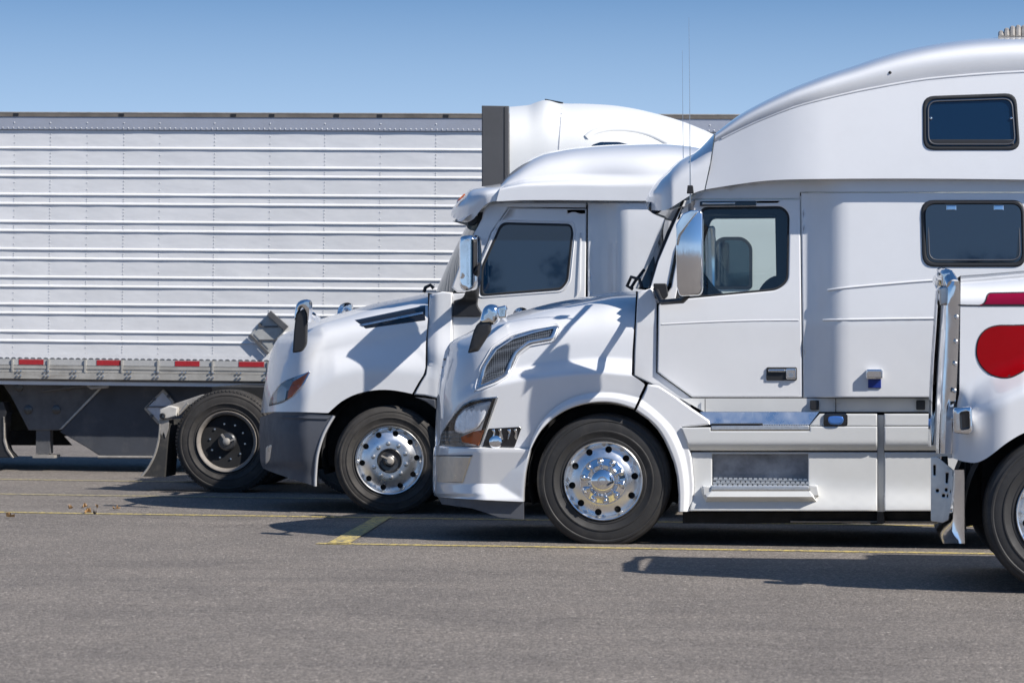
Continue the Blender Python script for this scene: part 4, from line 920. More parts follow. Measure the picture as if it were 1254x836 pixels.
    mb = MB(); T.plate(mb, vp, Sn, off=-.004, depth=.02, bev=.8, g=3); vt = mb.build('hood_vent', GLOSSBLACK, rt_, angle=60)
    mb = MB(); T.plate(mb, [(441, 397), (518, 381.5), (518, 384), (445, 398.8)], Sn, off=-.016, depth=.02, bev=.5, g=3); mb.build('chrome_bar', ALU, vt)
    # cab flank
    def Sc(x, y):
        v = lerp(.16, .02, sstep(738, 764, x)); return v + ((270 - y) * .0005 if y < 270 else 0)
    pil = [(592, 258), (597, 251), (604, 247.5), (615, 247), (623, 254), (601.3, 285), (589.3, 318), (582.5, 358), (560, 358), (553, 352), (566, 315), (590, 268)]
    mb = MB(); T.plate(mb, pil, lambda x, y: Sc(x, y) + .02, depth=.1, bev=1.3, g=8); pair(mb, W, 'windscreen_pillar', WHITE, rt_, angle=60)
    door = [(623.5, 254.8), (718, 255.8), (716, 470), (554.5, 470), (554.5, 420), (554.5, 360), (583, 358), (590, 318), (602, 285)]
    win = rounded([(588, 362.5), (588.8, 328), (613.5, 272), (699, 274), (702.5, 284), (696, 345), (687, 355)], [5, 6, 8, 8, 8, 16, 4])
    wi = rounded([(591.5, 360), (591.8, 328.5), (615.5, 275), (698, 277), (699.5, 284), (693.5, 344), (686, 352)], [5, 6, 8, 6, 8, 14, 4])
    for far in (0, 1):
        fin = lambda q: q.mirror(W, False) if far else q
        mb = MB(); T.plate(mb, door, Sc, depth=.05, bev=.9, g=10); d = fin(mb).build('door', WHITE, rt_, angle=50)
        mb = MB(); T.plate(mb, rounded([(584, 366), (585, 326), (611, 268), (704, 270), (706.5, 282), (700, 348), (690, 358.5)], [5, 6, 8, 8, 8, 16, 4]), Sc, off=-.006, depth=.03, bev=2, bh=.012, g=9, holes=[win]); fin(mb).build('window_surround', WHITE, d, angle=70)
        mb = MB(); T.plate(mb, win, Sc, off=-.006, depth=.03, bev=.6, g=9, holes=[wi]); f_ = fin(mb).build('window_frame', SEAM, d)
        mb = MB(); T.plate(mb, wi, Sc, off=-.001, depth=.01, bev=0, g=40); fin(mb).build('window_pane', TINT, f_)
        mb = MB(); T.plate(mb, [(720, 248.5), (985, 248.5), (985, 470), (719.5, 470)], Sc, depth=.05, bev=.9, g=9); fin(mb).build('sleeper_wall', WHITE, rt_, angle=50)
        ar = rounded([(872, 354), (872, 300), (882, 290), (911, 290), (921.5, 300), (921.5, 354)], [5, 13, 11, 11, 13, 5])
        mb = MB(); T.plate(mb, ar, Sc, off=-.012, depth=.02, bev=.6, g=9); f_ = fin(mb).build('sleeper_window', BLACK, rt_)
        mb = MB(); T.plate(mb, rounded([(876, 350), (876, 302), (884, 294), (909, 294), (917.5, 302), (917.5, 350)], [4, 11, 9, 9, 11, 4]), Sc, off=-.015, depth=.004, bev=0, g=40); fin(mb).build('window_pane', TINT2, f_)
        mb = MB(); T.plate(mb, [(710, 285), (712, 285), (711, 355), (706, 362)], Sc, off=-.012, depth=.02, bev=.5, g=9); fin(mb).build('door_crease', WHITE, d, angle=70)
        mb = MB(); T.plate(mb, [(602, 252), (606, 248.3), (717.5, 248.5), (717.5, 254.3), (622.5, 253.4)], lambda x, y: Sc(x, y) + .01, depth=.05, bev=.6, g=12); fin(mb).build('roof_rail', WHITE, rt_, angle=50)
    mb = MB(); T.plate(mb, [(585, 260), (735, 250), (735, 470), (585, 470)], .23, depth=.03, bev=0, g=60); pair(mb, W, 'inner_shell', DARK, rt_, smooth=False)
    mb = MB(); p = T.pt(985, 470, 0); q_ = T.pt(985, 250, 0); mb.box((p.x - .05, .05, 1.1), (p.x, W - .05, q_.z)); mb.build('rear_wall', WHITE, rt_, smooth=False)
    near = [(556, 357), (564, 330), (577, 300), (590, 270)]; mid = [(534, 357), (545, 330), (560, 298), (576, 268)]; cols = []
    for j in range(17):
        t = j / 16; v = lerp(.22, H, t); k = math.sin(t * math.pi / 2) ** .9
        cols.append([T.pt(lerp(sample(near, s_ / 8)[0], sample(mid, s_ / 8)[0], k), lerp(sample(near, s_ / 8)[1], sample(mid, s_ / 8)[1], k), v) for s_ in range(9)])
    mb = MB(); mb.add([p for c_ in cols for p in c_], [(j * 9 + i, j * 9 + i + 1, (j + 1) * 9 + i + 1, (j + 1) * 9 + i) for j in range(16) for i in range(8)]); mb.mirror(W); mb.build('windscreen', mat('windscreen_tint', (.015, .055, .065), .03, spec=.3, ior=1.4), rt_, angle=60)
    mb = MB(); mb.tube([T.pt(519, 358, .5), T.pt(521, 352, .5), T.pt(527, 349, .5), T.pt(531, 353, .5)], .016, 8); mb.build('wiper', BLACK, rt_)
    # roof: visor and fairing
    rtop = catmull([(614, 225), (620, 217), (630.5, 207.6), (641, 199.5), (652, 193), (666, 187.6), (681, 184.3), (698, 181.6), (716.6, 179.7), (738, 178), (760, 177), (790, 176.3), (817, 176.4), (850, 180), (900, 190)], 3)
    rbot = [(608, 246.5), (640, 245.2), (680, 245), (750, 245.6), (800, 246), (900, 247)]
    sh = [(608, 232), (640, 227), (700, 226), (745, 227), (900, 228)]
    def Sr(x, y, t=None, q=None):
        yt = interp(x, rtop); ysh = interp(x, sh)
        if y > ysh: v = -.01 + .0 * y
        else:
            b = min(1, (ysh - y) / max(1, ysh - yt)); lo = .13 * (1 - sstep(700, 800, x)) + .03
            v = -.01 + lo * sstep(0, .28, b) + .10 * b + (H - .1 - lo) * (1 - (1 - b ** 4.5) ** .5)
        if q is not None and q > .999: return H
        return min(H, v)
    mb = MB(); T.coons(mb, rbot, rtop, [(608, 246.5), (611, 235), (614, 225)], [(900, 247), (900, 190)], 70, 44, Sr, wt=1.5, rim=.15); mb.mirror(W); mb.build('roof_fairing', WHITE, rt_, angle=60)
    vtop = catmull([(552, 263), (553.5, 257), (557.5, 251), (562, 245.5), (567.7, 240.5), (573, 234), (578, 230.6), (586, 228.8), (600, 227.2), (617, 224)], 2)
    vbot = catmull([(553, 265.5), (562, 270), (571, 272.5), (580, 268), (587, 259), (594, 251), (602, 247), (611, 246)], 2)
    def Sv(x, y, t=None, q=None):
        yt = interp(x, vtop); yb = interp(x, vbot); b = max(0, min(1, (yb - y) / max(1., yb - yt)))
        v = .02 + (H - .02) * (1 - (1 - b ** 7) ** .5) + .10 * (1 - sstep(552, 610, x)) * (1 - b)
        if (q is not None and q > .999) or (t is not None and t < .001): return H
        return min(H, v + (H - v) * side_round(x, 551.5, 46))
    mb = MB(); T.coons(mb, vbot, vtop, [(553, 265.5), (552, 263)], [(611, 246), (612, 236), (617, 224)], 46, 26, Sv, wl=1.5, wt=1.5); mb.mirror(W); mb.build('roof_visor', WHITE, rt_, angle=60)
    mb = MB(); cols = []
    for j in range(13):
        v = lerp(.18, H, j / 12); k = 1 - (1 - j / 12) ** 2; cols.append([T.pt(lerp(lerp(566, 554, k), 600, i / 6), lerp(271, 252, (i / 6) ** .7), v) for i in range(7)])
    mb.add([p for c_ in cols for p in c_], [(j * 7 + i, (j + 1) * 7 + i, (j + 1) * 7 + i + 1, j * 7 + i + 1) for j in range(12) for i in range(6)]); mb.mirror(W); mb.build('visor_underside', WHITE, rt_)
    mb = MB(); T.plate(mb, [(573, 269), (588, 263), (588, 268), (580, 276), (573, 276)], .26, depth=.1, bev=.6, g=8); mb.build('visor_bracket', BLACK, rt_)
    for k, (v, dx) in enumerate(((.35, 0), (.75, -3))):
        mb = MB(); T.plate(mb, rounded([(556.6 + dx * 0, 252.8), (560, 245.5), (568.5, 237), (570.5, 238.5), (566, 245.5), (558.5, 254)], 1), lambda x, y: Sv(x, y, .5, .5), off=-.02, depth=.03, bev=.6, g=4); mb.build('marker_lamp', AMBER, rt_, angle=60)
        break
    # wheels and underbody
    c = T.pt(474, 563, .08)
    whl = make_wheel(rt_, T.pt(477, 563.5, .075), .487, 'open', steer=R(9), spin=.1, rubber=RUBBER2, flat=.006)
    make_wheel(rt_, Vector((c.x, W - .08, c.z)), .487, 'open', far=True, steer=R(9))
    mb = wheel_well(T, rt_, T.pt(474, 558, 0), .60, .10, .65, -.3, math.pi + .3); pair(mb, W, 'wheel_well', DARK, rt_)
    frame_and_axles(T, rt_, c.x - .8, c.x + 5.2)
    mb = MB(); mb.box((c.x - .9, .45, .40), (c.x + .5, W - .45, 1.2)); mb.box((c.x + .7, .2, .35), (c.x + 2.6, W - .2, 1.15)); mb.build('engine_block', DARK, rt_, smooth=False)
    for du in (4.0, 5.3):
        make_wheel(rt_, Vector((c.x + du, .06, .49)), .49, 'drive', wd=.62); make_wheel(rt_, Vector((c.x + du, W - .06, .49)), .49, 'drive', wd=.62, far=True)
    # mirrors
    for far in (0, 1):
        fin = lambda q: q.mirror(W, False) if far else q
        mb = MB(); T.plate(mb, rounded([(562, 298), (564, 289.5), (574, 288), (586, 288.3), (587, 292), (587, 345), (582, 354), (570, 357.5), (563, 352)], [4, 4, 5, 2, 2, 12, 5, 5, 4]), lambda x, y: -.42 + .0007 * (x - 573) ** 2 * .5, depth=.2, bev=2, bh=.03, g=4); r_ = fin(mb).build('mirror_housing', CHROME, rt_, angle=70)
        mb = MB(); T.plate(mb, [(579.5, 293), (584.5, 292.5), (584.5, 322), (579.5, 335)], lambda x, y: -.42 + .0007 * (x - 573) ** 2 * .5, off=-.006, depth=.02, bev=.5, g=4); fin(mb).build('mirror_inset', BLACK, r_)
        mb = MB(); T.plate(mb, rounded([(587, 320), (586.5, 330), (584.5, 374), (591, 384), (591, 388), (554, 388), (555.5, 368), (567, 365), (575, 345)], [3, 2, 3, 2, 2, 2, 2, 4, 8]), lambda x, y: .12 - .56 * (1 - sstep(330, 372, y)), depth=.12, bev=1.6, bh=.02, g=5); fin(mb).build('mirror_arm', BLACK, r_, angle=60)
        mb = MB(); T.plate(mb, rounded([(358.3, 432), (360, 405), (362, 388), (367, 380), (374, 378), (376, 388), (375, 422), (369, 430.5)], [2, 4, 5, 4, 3, 4, 6, 3]), -.12, depth=.07, bev=1.4, g=4); h_ = fin(mb).build('hood_mirror', BLACK, rt_, angle=60)
        mb = MB(); T.plate(mb, catmull([(360.5, 392), (361.5, 378), (365, 370), (372, 366.8), (379, 367.5), (380.5, 374), (379.5, 392), (376, 396), (375, 384), (370, 376), (364.5, 384)], 2, True), -.14, depth=.10, bev=1.6, bh=.03, g=4); fin(mb).build('mirror_back', CHROME, h_, angle=75)
        mb = MB(); mb.tube([T.pt(376, 386, -.05), T.pt(383, 386, .1), T.pt(389, 391, .45)], .03, 8); fin(mb).build('mirror_bracket', CHROME, h_)
truck_two()

# ================================================================== TRUCK 3: faces away to the right, rear axle and mud flap in view
def truck_three():
    T = Side(279, 603); W = 2.5; H = W / 2
    rt_ = T.root('semi_truck', 'white semi truck facing right, with dark grey cab side extender and rear mud flap', 'truck', 'white semi trucks parked in a row')
    top = catmull([(624, 131), (648, 128.7), (655, 126), (668, 122.3), (678, 124.4), (688, 126.8), (715, 127.2), (745, 128.7), (764, 131), (781, 134), (800, 138.5), (817, 143), (836, 149), (853, 155.6), (876, 166), (905, 185), (925, 215), (930, 245)], 3)
    def Sr(x, y, t=None, q=None):
        yt = interp(x, top); b = max(0, min(1, (225 - y) / max(1, 225 - yt)))
        v = .02 + .05 * b + .12 * sstep(700, 900, x) + (H - .2) * (1 - (1 - b ** 5) ** .5)
        if q is not None and q > .999: return H
        return min(H, v)
    bot = [(624, 262), (930, 262)]
    mb = MB(); T.coons(mb, bot, top, [(624, 262), (624, 131)], [(930, 262), (930, 245)], 70, 44, Sr, wt=1.5); mb.mirror(W)
    mb.build('roof_fairing', WHITE3, rt_, angle=60)
    Sn = lambda x, y: Sr(x, y)
    mb = MB(); T.plate(mb, [(687.4, 127.5), (688.6, 127.5), (684.6, 185), (683.4, 185)], Sn, off=-.004, depth=.01, bev=0, g=6); mb.build('fairing_seam', RIVETM, rt_, smooth=False)
    mb = MB(); T.strip(mb, [(718, 170), (727, 164), (745, 160), (770, 160.5), (795, 166), (818, 177)], Sn, .045, .030, k=4); mb.build('brow_ridge', WHITE3, rt_, angle=80)
    mb = MB(); T.plate(mb, rounded([(722, 186), (724, 178), (735, 174), (758, 174), (774, 178), (776, 186)], 3), Sn, off=-.01, depth=.03, bev=.6, g=6); mb.build('sleeper_window', TINT, rt_)
    mb = MB(); mb.bar(T.pt(668, 122.4, H - .2), T.pt(690, 126.6, H - .2), .12, .012); mb.build('roof_deflector_edge', GLOSSBLACK, rt_, smooth=False)
    for far in (0, 1):
        fin = lambda q: q.mirror(W, False) if far else q
        mb = MB(); T.plate(mb, [(590, 129.5), (623, 130), (623, 402), (590, 402)], .0, depth=.05, bev=.7, g=20); fin(mb).build('side_extender', mat('extender_rubber', (.085, .085, .088), .6, noise=.12, nscale=2.5, bump=.004, bscale=3), rt_)
        mb = MB(); T.plate(mb, [(617.5, 131), (618.5, 131), (618.5, 401), (617.5, 401)], -.004, depth=.01, bev=0, g=30); fin(mb).build('extender_seam', SEAM, rt_, smooth=False)
        mb = MB(); T.plate(mb, [(624, 262), (760, 262), (760, 480), (624, 480)], .0, depth=.05, bev=1, g=30); fin(mb).build('sleeper_wall', WHITE3, rt_)
        mb = MB(); T.plate(mb, [(761, 262), (905, 262), (925, 300), (935, 345), (935, 480), (761, 480)], .1, depth=.05, bev=1, g=30, holes=[rounded([(800, 345), (800, 290), (895, 285), (915, 335), (915, 345)], 8)]); d = fin(mb).build('door', WHITE3, rt_)
        mb = MB(); T.plate(mb, rounded([(800, 345), (800, 290), (895, 285), (915, 335), (915, 345)], 8), .12, depth=.01, bev=0, g=60); fin(mb).build('window_pane', TINT, d)
    p = T.pt(626, 262, 0); q = T.pt(626, 480, 0)
    mb = MB(); mb.box((p.x, .06, q.z), (p.x + .05, W - .06, p.z)); mb.build('rear_wall', WHITE3, rt_, smooth=False)
    # hood and front wheel (facing right)
    hx = [(936, 350), (990, 362), (1040, 380), (1080, 410), (1090, 480)]
    mb = MB(); T.coons(mb, [(936, 520), (1092, 520)], catmull([(936, 350), (990, 362), (1040, 378), (1075, 400), (1092, 440)], 3), [(936, 520), (936, 350)], [(1092, 520), (1092, 440)], 30, 20, lambda x, y, t, q: H if q > .999 else min(H, .05 + (H - .05) * (1 - (1 - q ** 4) ** .5) + (H - .05) * side_round(-x, -1093, 50) ** 1.0), wt=1.5); mb.mirror(W); mb.build('hood', WHITE3, rt_, angle=60)
    c = T.pt(277.5, 541, .03)
    for du in (0, 1.32):
        make_wheel(rt_, Vector((c.x + du, .03, .508)), .518, 'drive', wd=.66, rubber=RUBBER2, chamfer=True, spin=.2, flat=.012)
        make_wheel(rt_, Vector((c.x + du, W - .03, .508)), .518, 'drive', wd=.66, rubber=RUBBER2, far=True)
    for y, f_ in ((.06, False), (W - .06, True)): make_wheel(rt_, Vector((c.x + 6.2, y, .505)), .515, 'hub', far=f_)
    frame_and_axles(T, rt_, c.x - .50, c.x + 6.9)
    mb = MB(); mb.box((c.x - .2, .3, .9), (c.x + 1.6, W - .3, 1.05)); mb.box((c.x + 2.8, .15, .4), (c.x + 5.4, W - .15, 1.1)); mb.build('fifth_wheel', DARK, rt_, smooth=False)
    # quarter fender bracket and mud flap
    mb = MB(); T.plate(mb, [(205, 497), (247, 483), (256, 483), (260, 486), (232, 496), (220, 508), (212, 510)], .08, depth=.05, bev=.8, g=8); pair(mb, W, 'fender_bracket', DIRTYMETAL, rt_)
    mb = MB(); T.plate(mb, [(196, 501), (207, 496.5), (217, 499), (216, 509), (206, 512), (195, 513)], -.02, depth=.12, bev=1, g=8); b_ = pair(mb, W, 'flap_bracket', mat('bracket_pale', (.60, .57, .52), .6, noise=.2), rt_)
    mb = MB(); c0 = T.pt(199, 509, -.03); mb.lathe([(.028, .05), (.03, -.01), (.02, -.014), (.018, .01), (.0001, .01)], 14, tuple(c0)); mb.build('bracket_end', BLACK, b_)
    mb = MB(); mb.tube([T.pt(220, 506, .0), T.pt(230, 494, .0)], .014, 8); mb.build('bracket_bolt', DIRTYMETAL, b_)
    fl = catmull([(196, 514), (195.5, 530), (191, 552), (183, 570), (173.5, 583)], 4)
    fr_ = [(201, 584), (203, 560), (205, 535), (207.5, 514)]
    mb = MB(); T.coons(mb, [(173.5, 583), (201, 584)], [(196, 514), (207.5, 514)], list(reversed(fl)), [(201, 584), (204, 550), (207.5, 514)], 8, 20, lambda x, y, t, q: .02 + .0 * t)
    v0 = list(mb.v); f0 = list(mb.f); mb.v += [(x, y + .60, z) for x, y, z in v0]; n0 = len(v0); mb.f += [tuple(reversed([i + n0 for i in f])) for f in f0]
    m_ = 21; edge = [j for j in range(m_)]; mb.f += [(j + n0, j + 1 + n0, j + 1, j) for j in range(m_ - 1)]; e2 = [8 * m_ + j for j in range(m_)]; mb.f += [(a, b, b + n0, a + n0) for a, b in zip(e2, e2[1:])]
    mb2 = MB(); mb2.tube([T.pt(x, y, .02) for x, y in fl], .012, 6); mb2.build('flap_rim', DIRTYMETAL, rt_)
    pair(mb, W, 'mud_flap', mat('mud_flap_rubber', (.035, .034, .033), .7, noise=.3, nscale=6, dirt=((.14, .12, .10), 5, .5)), rt_)
    mb = MB(); T.plate(mb, [(197, 514), (207, 514), (206.5, 524), (204.5, 531), (202.5, 536), (200.5, 529), (198, 534), (196, 530)], .012, depth=.01, bev=.2, g=6); mb.build('flap_patch', DIRTYMETAL, rt_)
truck_three()

# ================================================================== TRUCK 4: long nose truck at the right edge
def truck_four():
    T = Side(1304, 728); W = 2.45; H = W / 2
    rt_ = T.root('semi_truck', 'white long-nose truck with red flame graphics and chrome grille surround, cut by right edge', 'truck', 'white semi trucks parked in a row')
    top = [(1176.5, 337.5), (1200, 336), (1254, 331.5), (1330, 327), (1500, 318), (1560, 316)]
    bot = [(1165, 560), (1178, 564.5), (1194, 566.5), (1206, 562), (1217.5, 554), (1230, 544), (1243, 535.5), (1256, 529), (1275, 523), (1300, 520.5), (1330, 523), (1355, 532), (1380, 550), (1400, 575), (1560, 578)]
    bot = [bot[0]] + catmull(bot[1:14], 3) + [bot[-1]]
    def Sh(x, y, t=None, q=None):
        yt = interp(x, top); b = max(0, (470 - y) / (470 - yt)); 
        edge = interp(x, [(1165, 500), (1190, 496), (1215, 480), (1254, 462), (1300, 452), (1560, 450)])
        v = .36 - .24 * sstep(1180, 1400, x) * 0
        k = sstep(edge - 26, edge + 22, y); v = lerp(.36, .03, k)              # fender bulges out below the hood flank
        if y < 372:
            bb = (372 - y) / max(1, 372 - yt); v = .36 + (H - .36) * (1 - (1 - min(1, bb) ** 2.6) ** .5)
        if q is not None and q > .999: return H
        fr = side_round(x, 1163, 74)
        if y > edge - 26: v = min(.6, v + .55 * fr * sstep(edge - 26, edge + 10, y))
        return min(H, v)
    mb = MB(); T.coons(mb, bot, top, [(1165, 560), (1167, 520), (1175, 480), (1176.5, 337.5)], [(1560, 578), (1560, 316)], 80, 60, Sh, wl=1.3, wt=1.4, rim=.2); mb.mirror(W); mb.build('hood', WHITE, rt_, angle=60)
    Sn = lambda x, y: Sh(x, y)
    a = catmull([(1254, 528), (1230, 543), (1214, 557), (1206, 563)], 4)
    c = T.pt(1304, 629.5, .05)
    mb = wheel_well(T, rt_, c, .62, .12, .62, -.2, math.pi + .2); pair(mb, W, 'wheel_well', DARK, rt_)
    # red graphics: painted sheets with dark outline
    def decal(pts, r, mt, name):
        o = rounded(pts, r)
        mb = MB(); T.plate(mb, o, Sn, off=-.003, depth=.002, bev=0, g=7); b_ = mb.build('graphic_outline', SEAM, rt_, angle=60)
        cx0 = sum(p[0] for p in o) / len(o); cy0 = sum(p[1] for p in o) / len(o)
        mb2 = MB(); q = []
        n = len(o); ar = area([(x, -y) for x, y in o])
        for i in range(n):
            e1 = (Vector(o[i]) - Vector(o[i - 1])); e2 = (Vector(o[(i + 1) % n]) - Vector(o[i])); d = (e1.normalized() + e2.normalized())
            if d.length < 1e-6: d = e1
            d.normalize(); nn = Vector((d.y, -d.x)) * (1.5 if ar > 0 else -1.5); q.append((o[i][0] + nn.x, o[i][1] + nn.y))
        T.plate(mb2, q, Sn, off=-.006, depth=.002, bev=0, g=7); mb2.build(name, mt, rt_, angle=60)
    decal([(1199, 374), (1206, 370), (1209, 358), (1560, 352), (1560, 373), (1254, 374)], [1, 6, 5, 1, 1, 1], MAGENTA, 'red_stripe')
    blob = catmull([(1195, 430), (1197.5, 415), (1206, 403.5), (1220, 398), (1240, 397.5), (1280, 396.5), (1340, 396), (1420, 400), (1380, 412), (1330, 428), (1290, 440), (1262, 450), (1250, 457), (1238, 462.5), (1226, 463), (1213, 459), (1203, 451), (1197, 441)], 3, True)
    decal(blob, 0, RED, 'red_flame_graphic')
    mb = MB(); T.strip(mb, [(1174, 373.5), (1199, 374), (1300, 374), (1560, 373)], Sn, .005, .0, k=3); mb.build('hood_seam', SEAM, rt_)
    # radiator surround: tall chrome box with rounded corners, slightly leaning
    g0 = [(1156, 338), (1158, 334), (1163, 333), (1170, 338), (1175, 345), (1176, 372), (1174, 420), (1171, 480), (1167, 535), (1166, 558), (1163, 561), (1158, 556), (1157, 545)]
    mb = MB(); vs = []; 
    P = [[(1156.5, 556), (1160, 470), (1165, 400), (1168, 352), (1166, 343)], [(1149, 553), (1151, 470), (1154, 400), (1158.5, 345), (1160, 336)]]
    yy = [344, 352, 372, 400, 440, 480, 520, 545, 555]
    rows = []
    for y in yy:
        xr = interp(y, [(344, 1175), (372, 1176), (420, 1174), (480, 1171), (535, 1167), (558, 1165)]); xm = interp(y, [(344, 1163), (352, 1160), (400, 1160), (480, 1158), (556, 1155)]); xl = interp(y, [(344, 1160), (352, 1155), (400, 1152), (440, 1149), (480, 1147), (556, 1145)])
        dv = (y - 344) * -.00035 + .04
        rows.append([T.pt(xr, y, .36 - dv * 0 + (y - 344) * .00030), T.pt(lerp(xr, xm, .5), y, .35 + (y - 344) * .00034), T.pt(xm + 2, y, .39), T.pt(xm - 2, y, .44), T.pt(xl + 1, y, .52), T.pt(xl + 4, y, .60)])
    n = 6; mb.add([p for r_ in rows for p in r_], [(i * n + j, i * n + j + 1, (i + 1) * n + j + 1, (i + 1) * n + j) for i in range(len(rows) - 1) for j in range(n - 1)])
    z1 = T.pt(1165, 338, .5).z; z0 = T.pt(1165, 556, .5).z; x0 = T.pt(1156, 440, .5).x
    pair(mb, W, 'grille_surround', CHROME, rt_, angle=70)
    xa = T.pt(1157, 345, .5).x; mb = MB(); mb.tube([(xa + .05, .42, z1 - .06), (xa + .02, .50, z1 + .0), (xa + .01, H, z1 + .03), (xa + .02, W - .50, z1 + .0), (xa + .05, W - .42, z1 - .06)], .045, 12); mb.build('grille_crown', CHROME, rt_, angle=70)
    for k in range(14):
        t = k / 13; y = lerp(.62, W - .62, t); mb = MB(); pb = T.pt(1152, 552, .6); pt_ = T.pt(1163, 348, .6)
        mb.bar((pb.x + .01, y, pb.z), (pt_.x + .01, y, pt_.z), .03, .02); mb.build('grille_bar', BRUSH, rt_, smooth=False)
    mb = MB(); mb.add([tuple(T.pt(1158, 553, .58)), (T.pt(1158, 553, .58).x, W - .58, T.pt(1158, 553, .58).z), (T.pt(1168, 346, .58).x, W - .58, T.pt(1168, 346, .58).z), tuple(T.pt(1168, 346, .58))], [(0, 1, 2, 3)]); mb.build('radiator_core', BLACK, rt_, smooth=False)
    for y in (388, 418, 445, 478, 512):
        mb = MB(); mb.lathe([(.016, .0), (.016, -.012), (.008, -.02), (.0001, -.02)], 8, tuple(T.pt(1171 - (y - 388) * .03, y, .362))); mb.build('surround_bolt', BRUSH, rt_)
    # latch and ornament on top corner
    mb = MB(); T.plate(mb, rounded([(1153, 334), (1163, 333), (1164, 343), (1160, 352), (1154, 350)], 1.5), .45, depth=.06, bev=1, g=6); mb.build('hood_ornament', CHROME, rt_, angle=70)
    mb = MB(); T.plate(mb, rounded([(1150, 352), (1160, 350), (1160, 372), (1152, 374)], 2), .44, depth=.1, bev=1.2, g=6); mb.build('hood_latch', BRUSH, rt_, angle=70)
    # headlamp housing on the fender
    mb = MB(); T.plate(mb, rounded([(1168.5, 500), (1190, 497.5), (1191, 528), (1187, 531.5), (1169, 530)], 3), .02, depth=.2, bev=1.6, g=5); h_ = mb.build('headlamp_housing', CHROME, rt_, angle=70)
    mb = MB(); T.plate(mb, rounded([(1175, 504), (1187, 502.5), (1188, 525), (1176, 527)], 3), .02, off=-.012, depth=.02, bev=1.5, bh=-.012, g=5); mb.build('lamp_glass', GLOSSBLACK, h_, angle=70)
    mb = MB(); q = h_.data; far = MB(); T.plate(far, rounded([(1168.5, 500), (1190, 497.5), (1191, 528), (1187, 531.5), (1169, 530)], 3), .02, depth=.2, bev=1.6, g=5); far.mirror(W, False); far.build('headlamp_housing', CHROME, rt_, angle=70)
    # chrome bumper: side plate with holes, curved outer blade, front face
    hs = []
    for x, y, hw, hh in ((1144.5, 575.5, 1.5, 6.5), (1159.5, 585, 1.5, 6.5), (1144, 588, 1.6, 1.6), (1148, 600.5, 2, 2), (1159, 599.5, 2, 2), (1155.5, 606.5, 2, 2), (1145, 569.8, 1.8, 1.8)):
        if y == 569.8 or y == 588: continue
        hs.append(rounded([(x - hw, y - hh), (x + hw, y - hh), (x + hw, y + hh), (x - hw, y + hh)], 1.5, 3))
    sp = rounded([(1140, 560), (1148, 558.5), (1168, 575.5), (1170, 640), (1163, 652), (1156, 640), (1140, 638)], 2)
    mb = MB(); T.plate(mb, sp, .52, depth=.015, bev=.3, g=6, holes=hs); bp = mb.build('bumper_bracket', BRUSH, rt_, angle=40)
    mb = MB(); T.plate(mb, [(1141.5, 568), (1148, 561), (1165, 577), (1166, 615), (1143, 615)], .545, depth=.01, bev=0, g=30); mb.build('bracket_backing', DARK, bp, smooth=False)
    mb = MB(); vs = []
    ys = [(575, 1180.5), (585, 1181), (620, 1181), (650, 1181), (665, 1181.5)]
    for y, xr in ys:
        xl = interp(y, [(575, 1168.5), (620, 1166), (650, 1164), (665, 1172)]); xf = interp(y, [(575, 1163), (620, 1160), (650, 1155), (665, 1163)])
        dv = (y - 575) * .0005
        vs.append([T.pt(xr, y, .03 + dv), T.pt(lerp(xr, xl, .5), y, .035 + dv), T.pt(xl + 2, y, .05), T.pt(xl, y, .09), T.pt(xf, y, .35), T.pt(xf - 6, y, .8), T.pt(xf - 8, y, H)])
    n = 7; mb.add([p for r_ in vs for p in r_], [(i * n + j, i * n + j + 1, (i + 1) * n + j + 1, (i + 1) * n + j) for i in range(len(vs) - 1) for j in range(n - 1)]); mb.mirror(W); mb.build('bumper', CHROME, rt_, angle=70)
    # wheels, cab behind the hood (outside the frame), chassis
    make_wheel(rt_, T.pt(1304, 629.5, .04), .505, 'open', spin=.25, flat=.008)
    make_wheel(rt_, Vector((c.x, W - .04, c.z)), .505, 'open', far=True)
    frame_and_axles(T, rt_, c.x - .55, c.x + 7.5)
    mb = MB(); mb.box((c.x - .5, .5, .5), (c.x + 1.5, W - .5, 1.3)); mb.build('engine_block', DARK, rt_, smooth=False)
    mb = MB(); mb.tube([(c.x, .3, .5), (c.x, W - .3, .5)], .08, 12); mb.build('front_axle', DARK, rt_)
    u0 = T.pt(1560, 400, 0).x
    def box_part(name, mt, pts, y0, y1):
        mb = MB(); k = len(pts); vs = [(x, y0, z) for x, z in pts] + [(x, y1, z) for x, z in pts]
        mb.add(vs, [tuple(range(k)), tuple(reversed(range(k, 2 * k)))] + [(i + k, (i + 1) % k + k, (i + 1) % k, i) for i in range(k)]); return mb.build(name, mt, rt_, smooth=False)
    box_part('cab', WHITE, [(u0, .95), (u0 + 4.3, .95), (u0 + 4.3, 2.85), (u0 + .55, 2.85), (u0 + .02, 2.1)], .18, W - .18)
    box_part('windscreen', TINT, [(u0 - .01, 2.12), (u0 + .52, 2.84), (u0 + .50, 2.86), (u0 - .03, 2.14)], .3, W - .3)
    box_part('window_pane', TINT, [(u0 + .5, 2.1), (u0 + 1.25, 2.1), (u0 + 1.25, 2.65), (u0 + .85, 2.65)], .17, .19)
    box_part('fuel_tank', CHROME, [(u0 + .3, .4), (u0 + 2.2, .4), (u0 + 2.2, .92), (u0 + .3, .92)], .08, .6)
    for du in (5.4, 6.7):
        make_wheel(rt_, Vector((c.x + du, .06, .5)), .505, 'drive', wd=.62); make_wheel(rt_, Vector((c.x + du, W - .06, .5)), .505, 'drive', wd=.62, far=True)
truck_four()

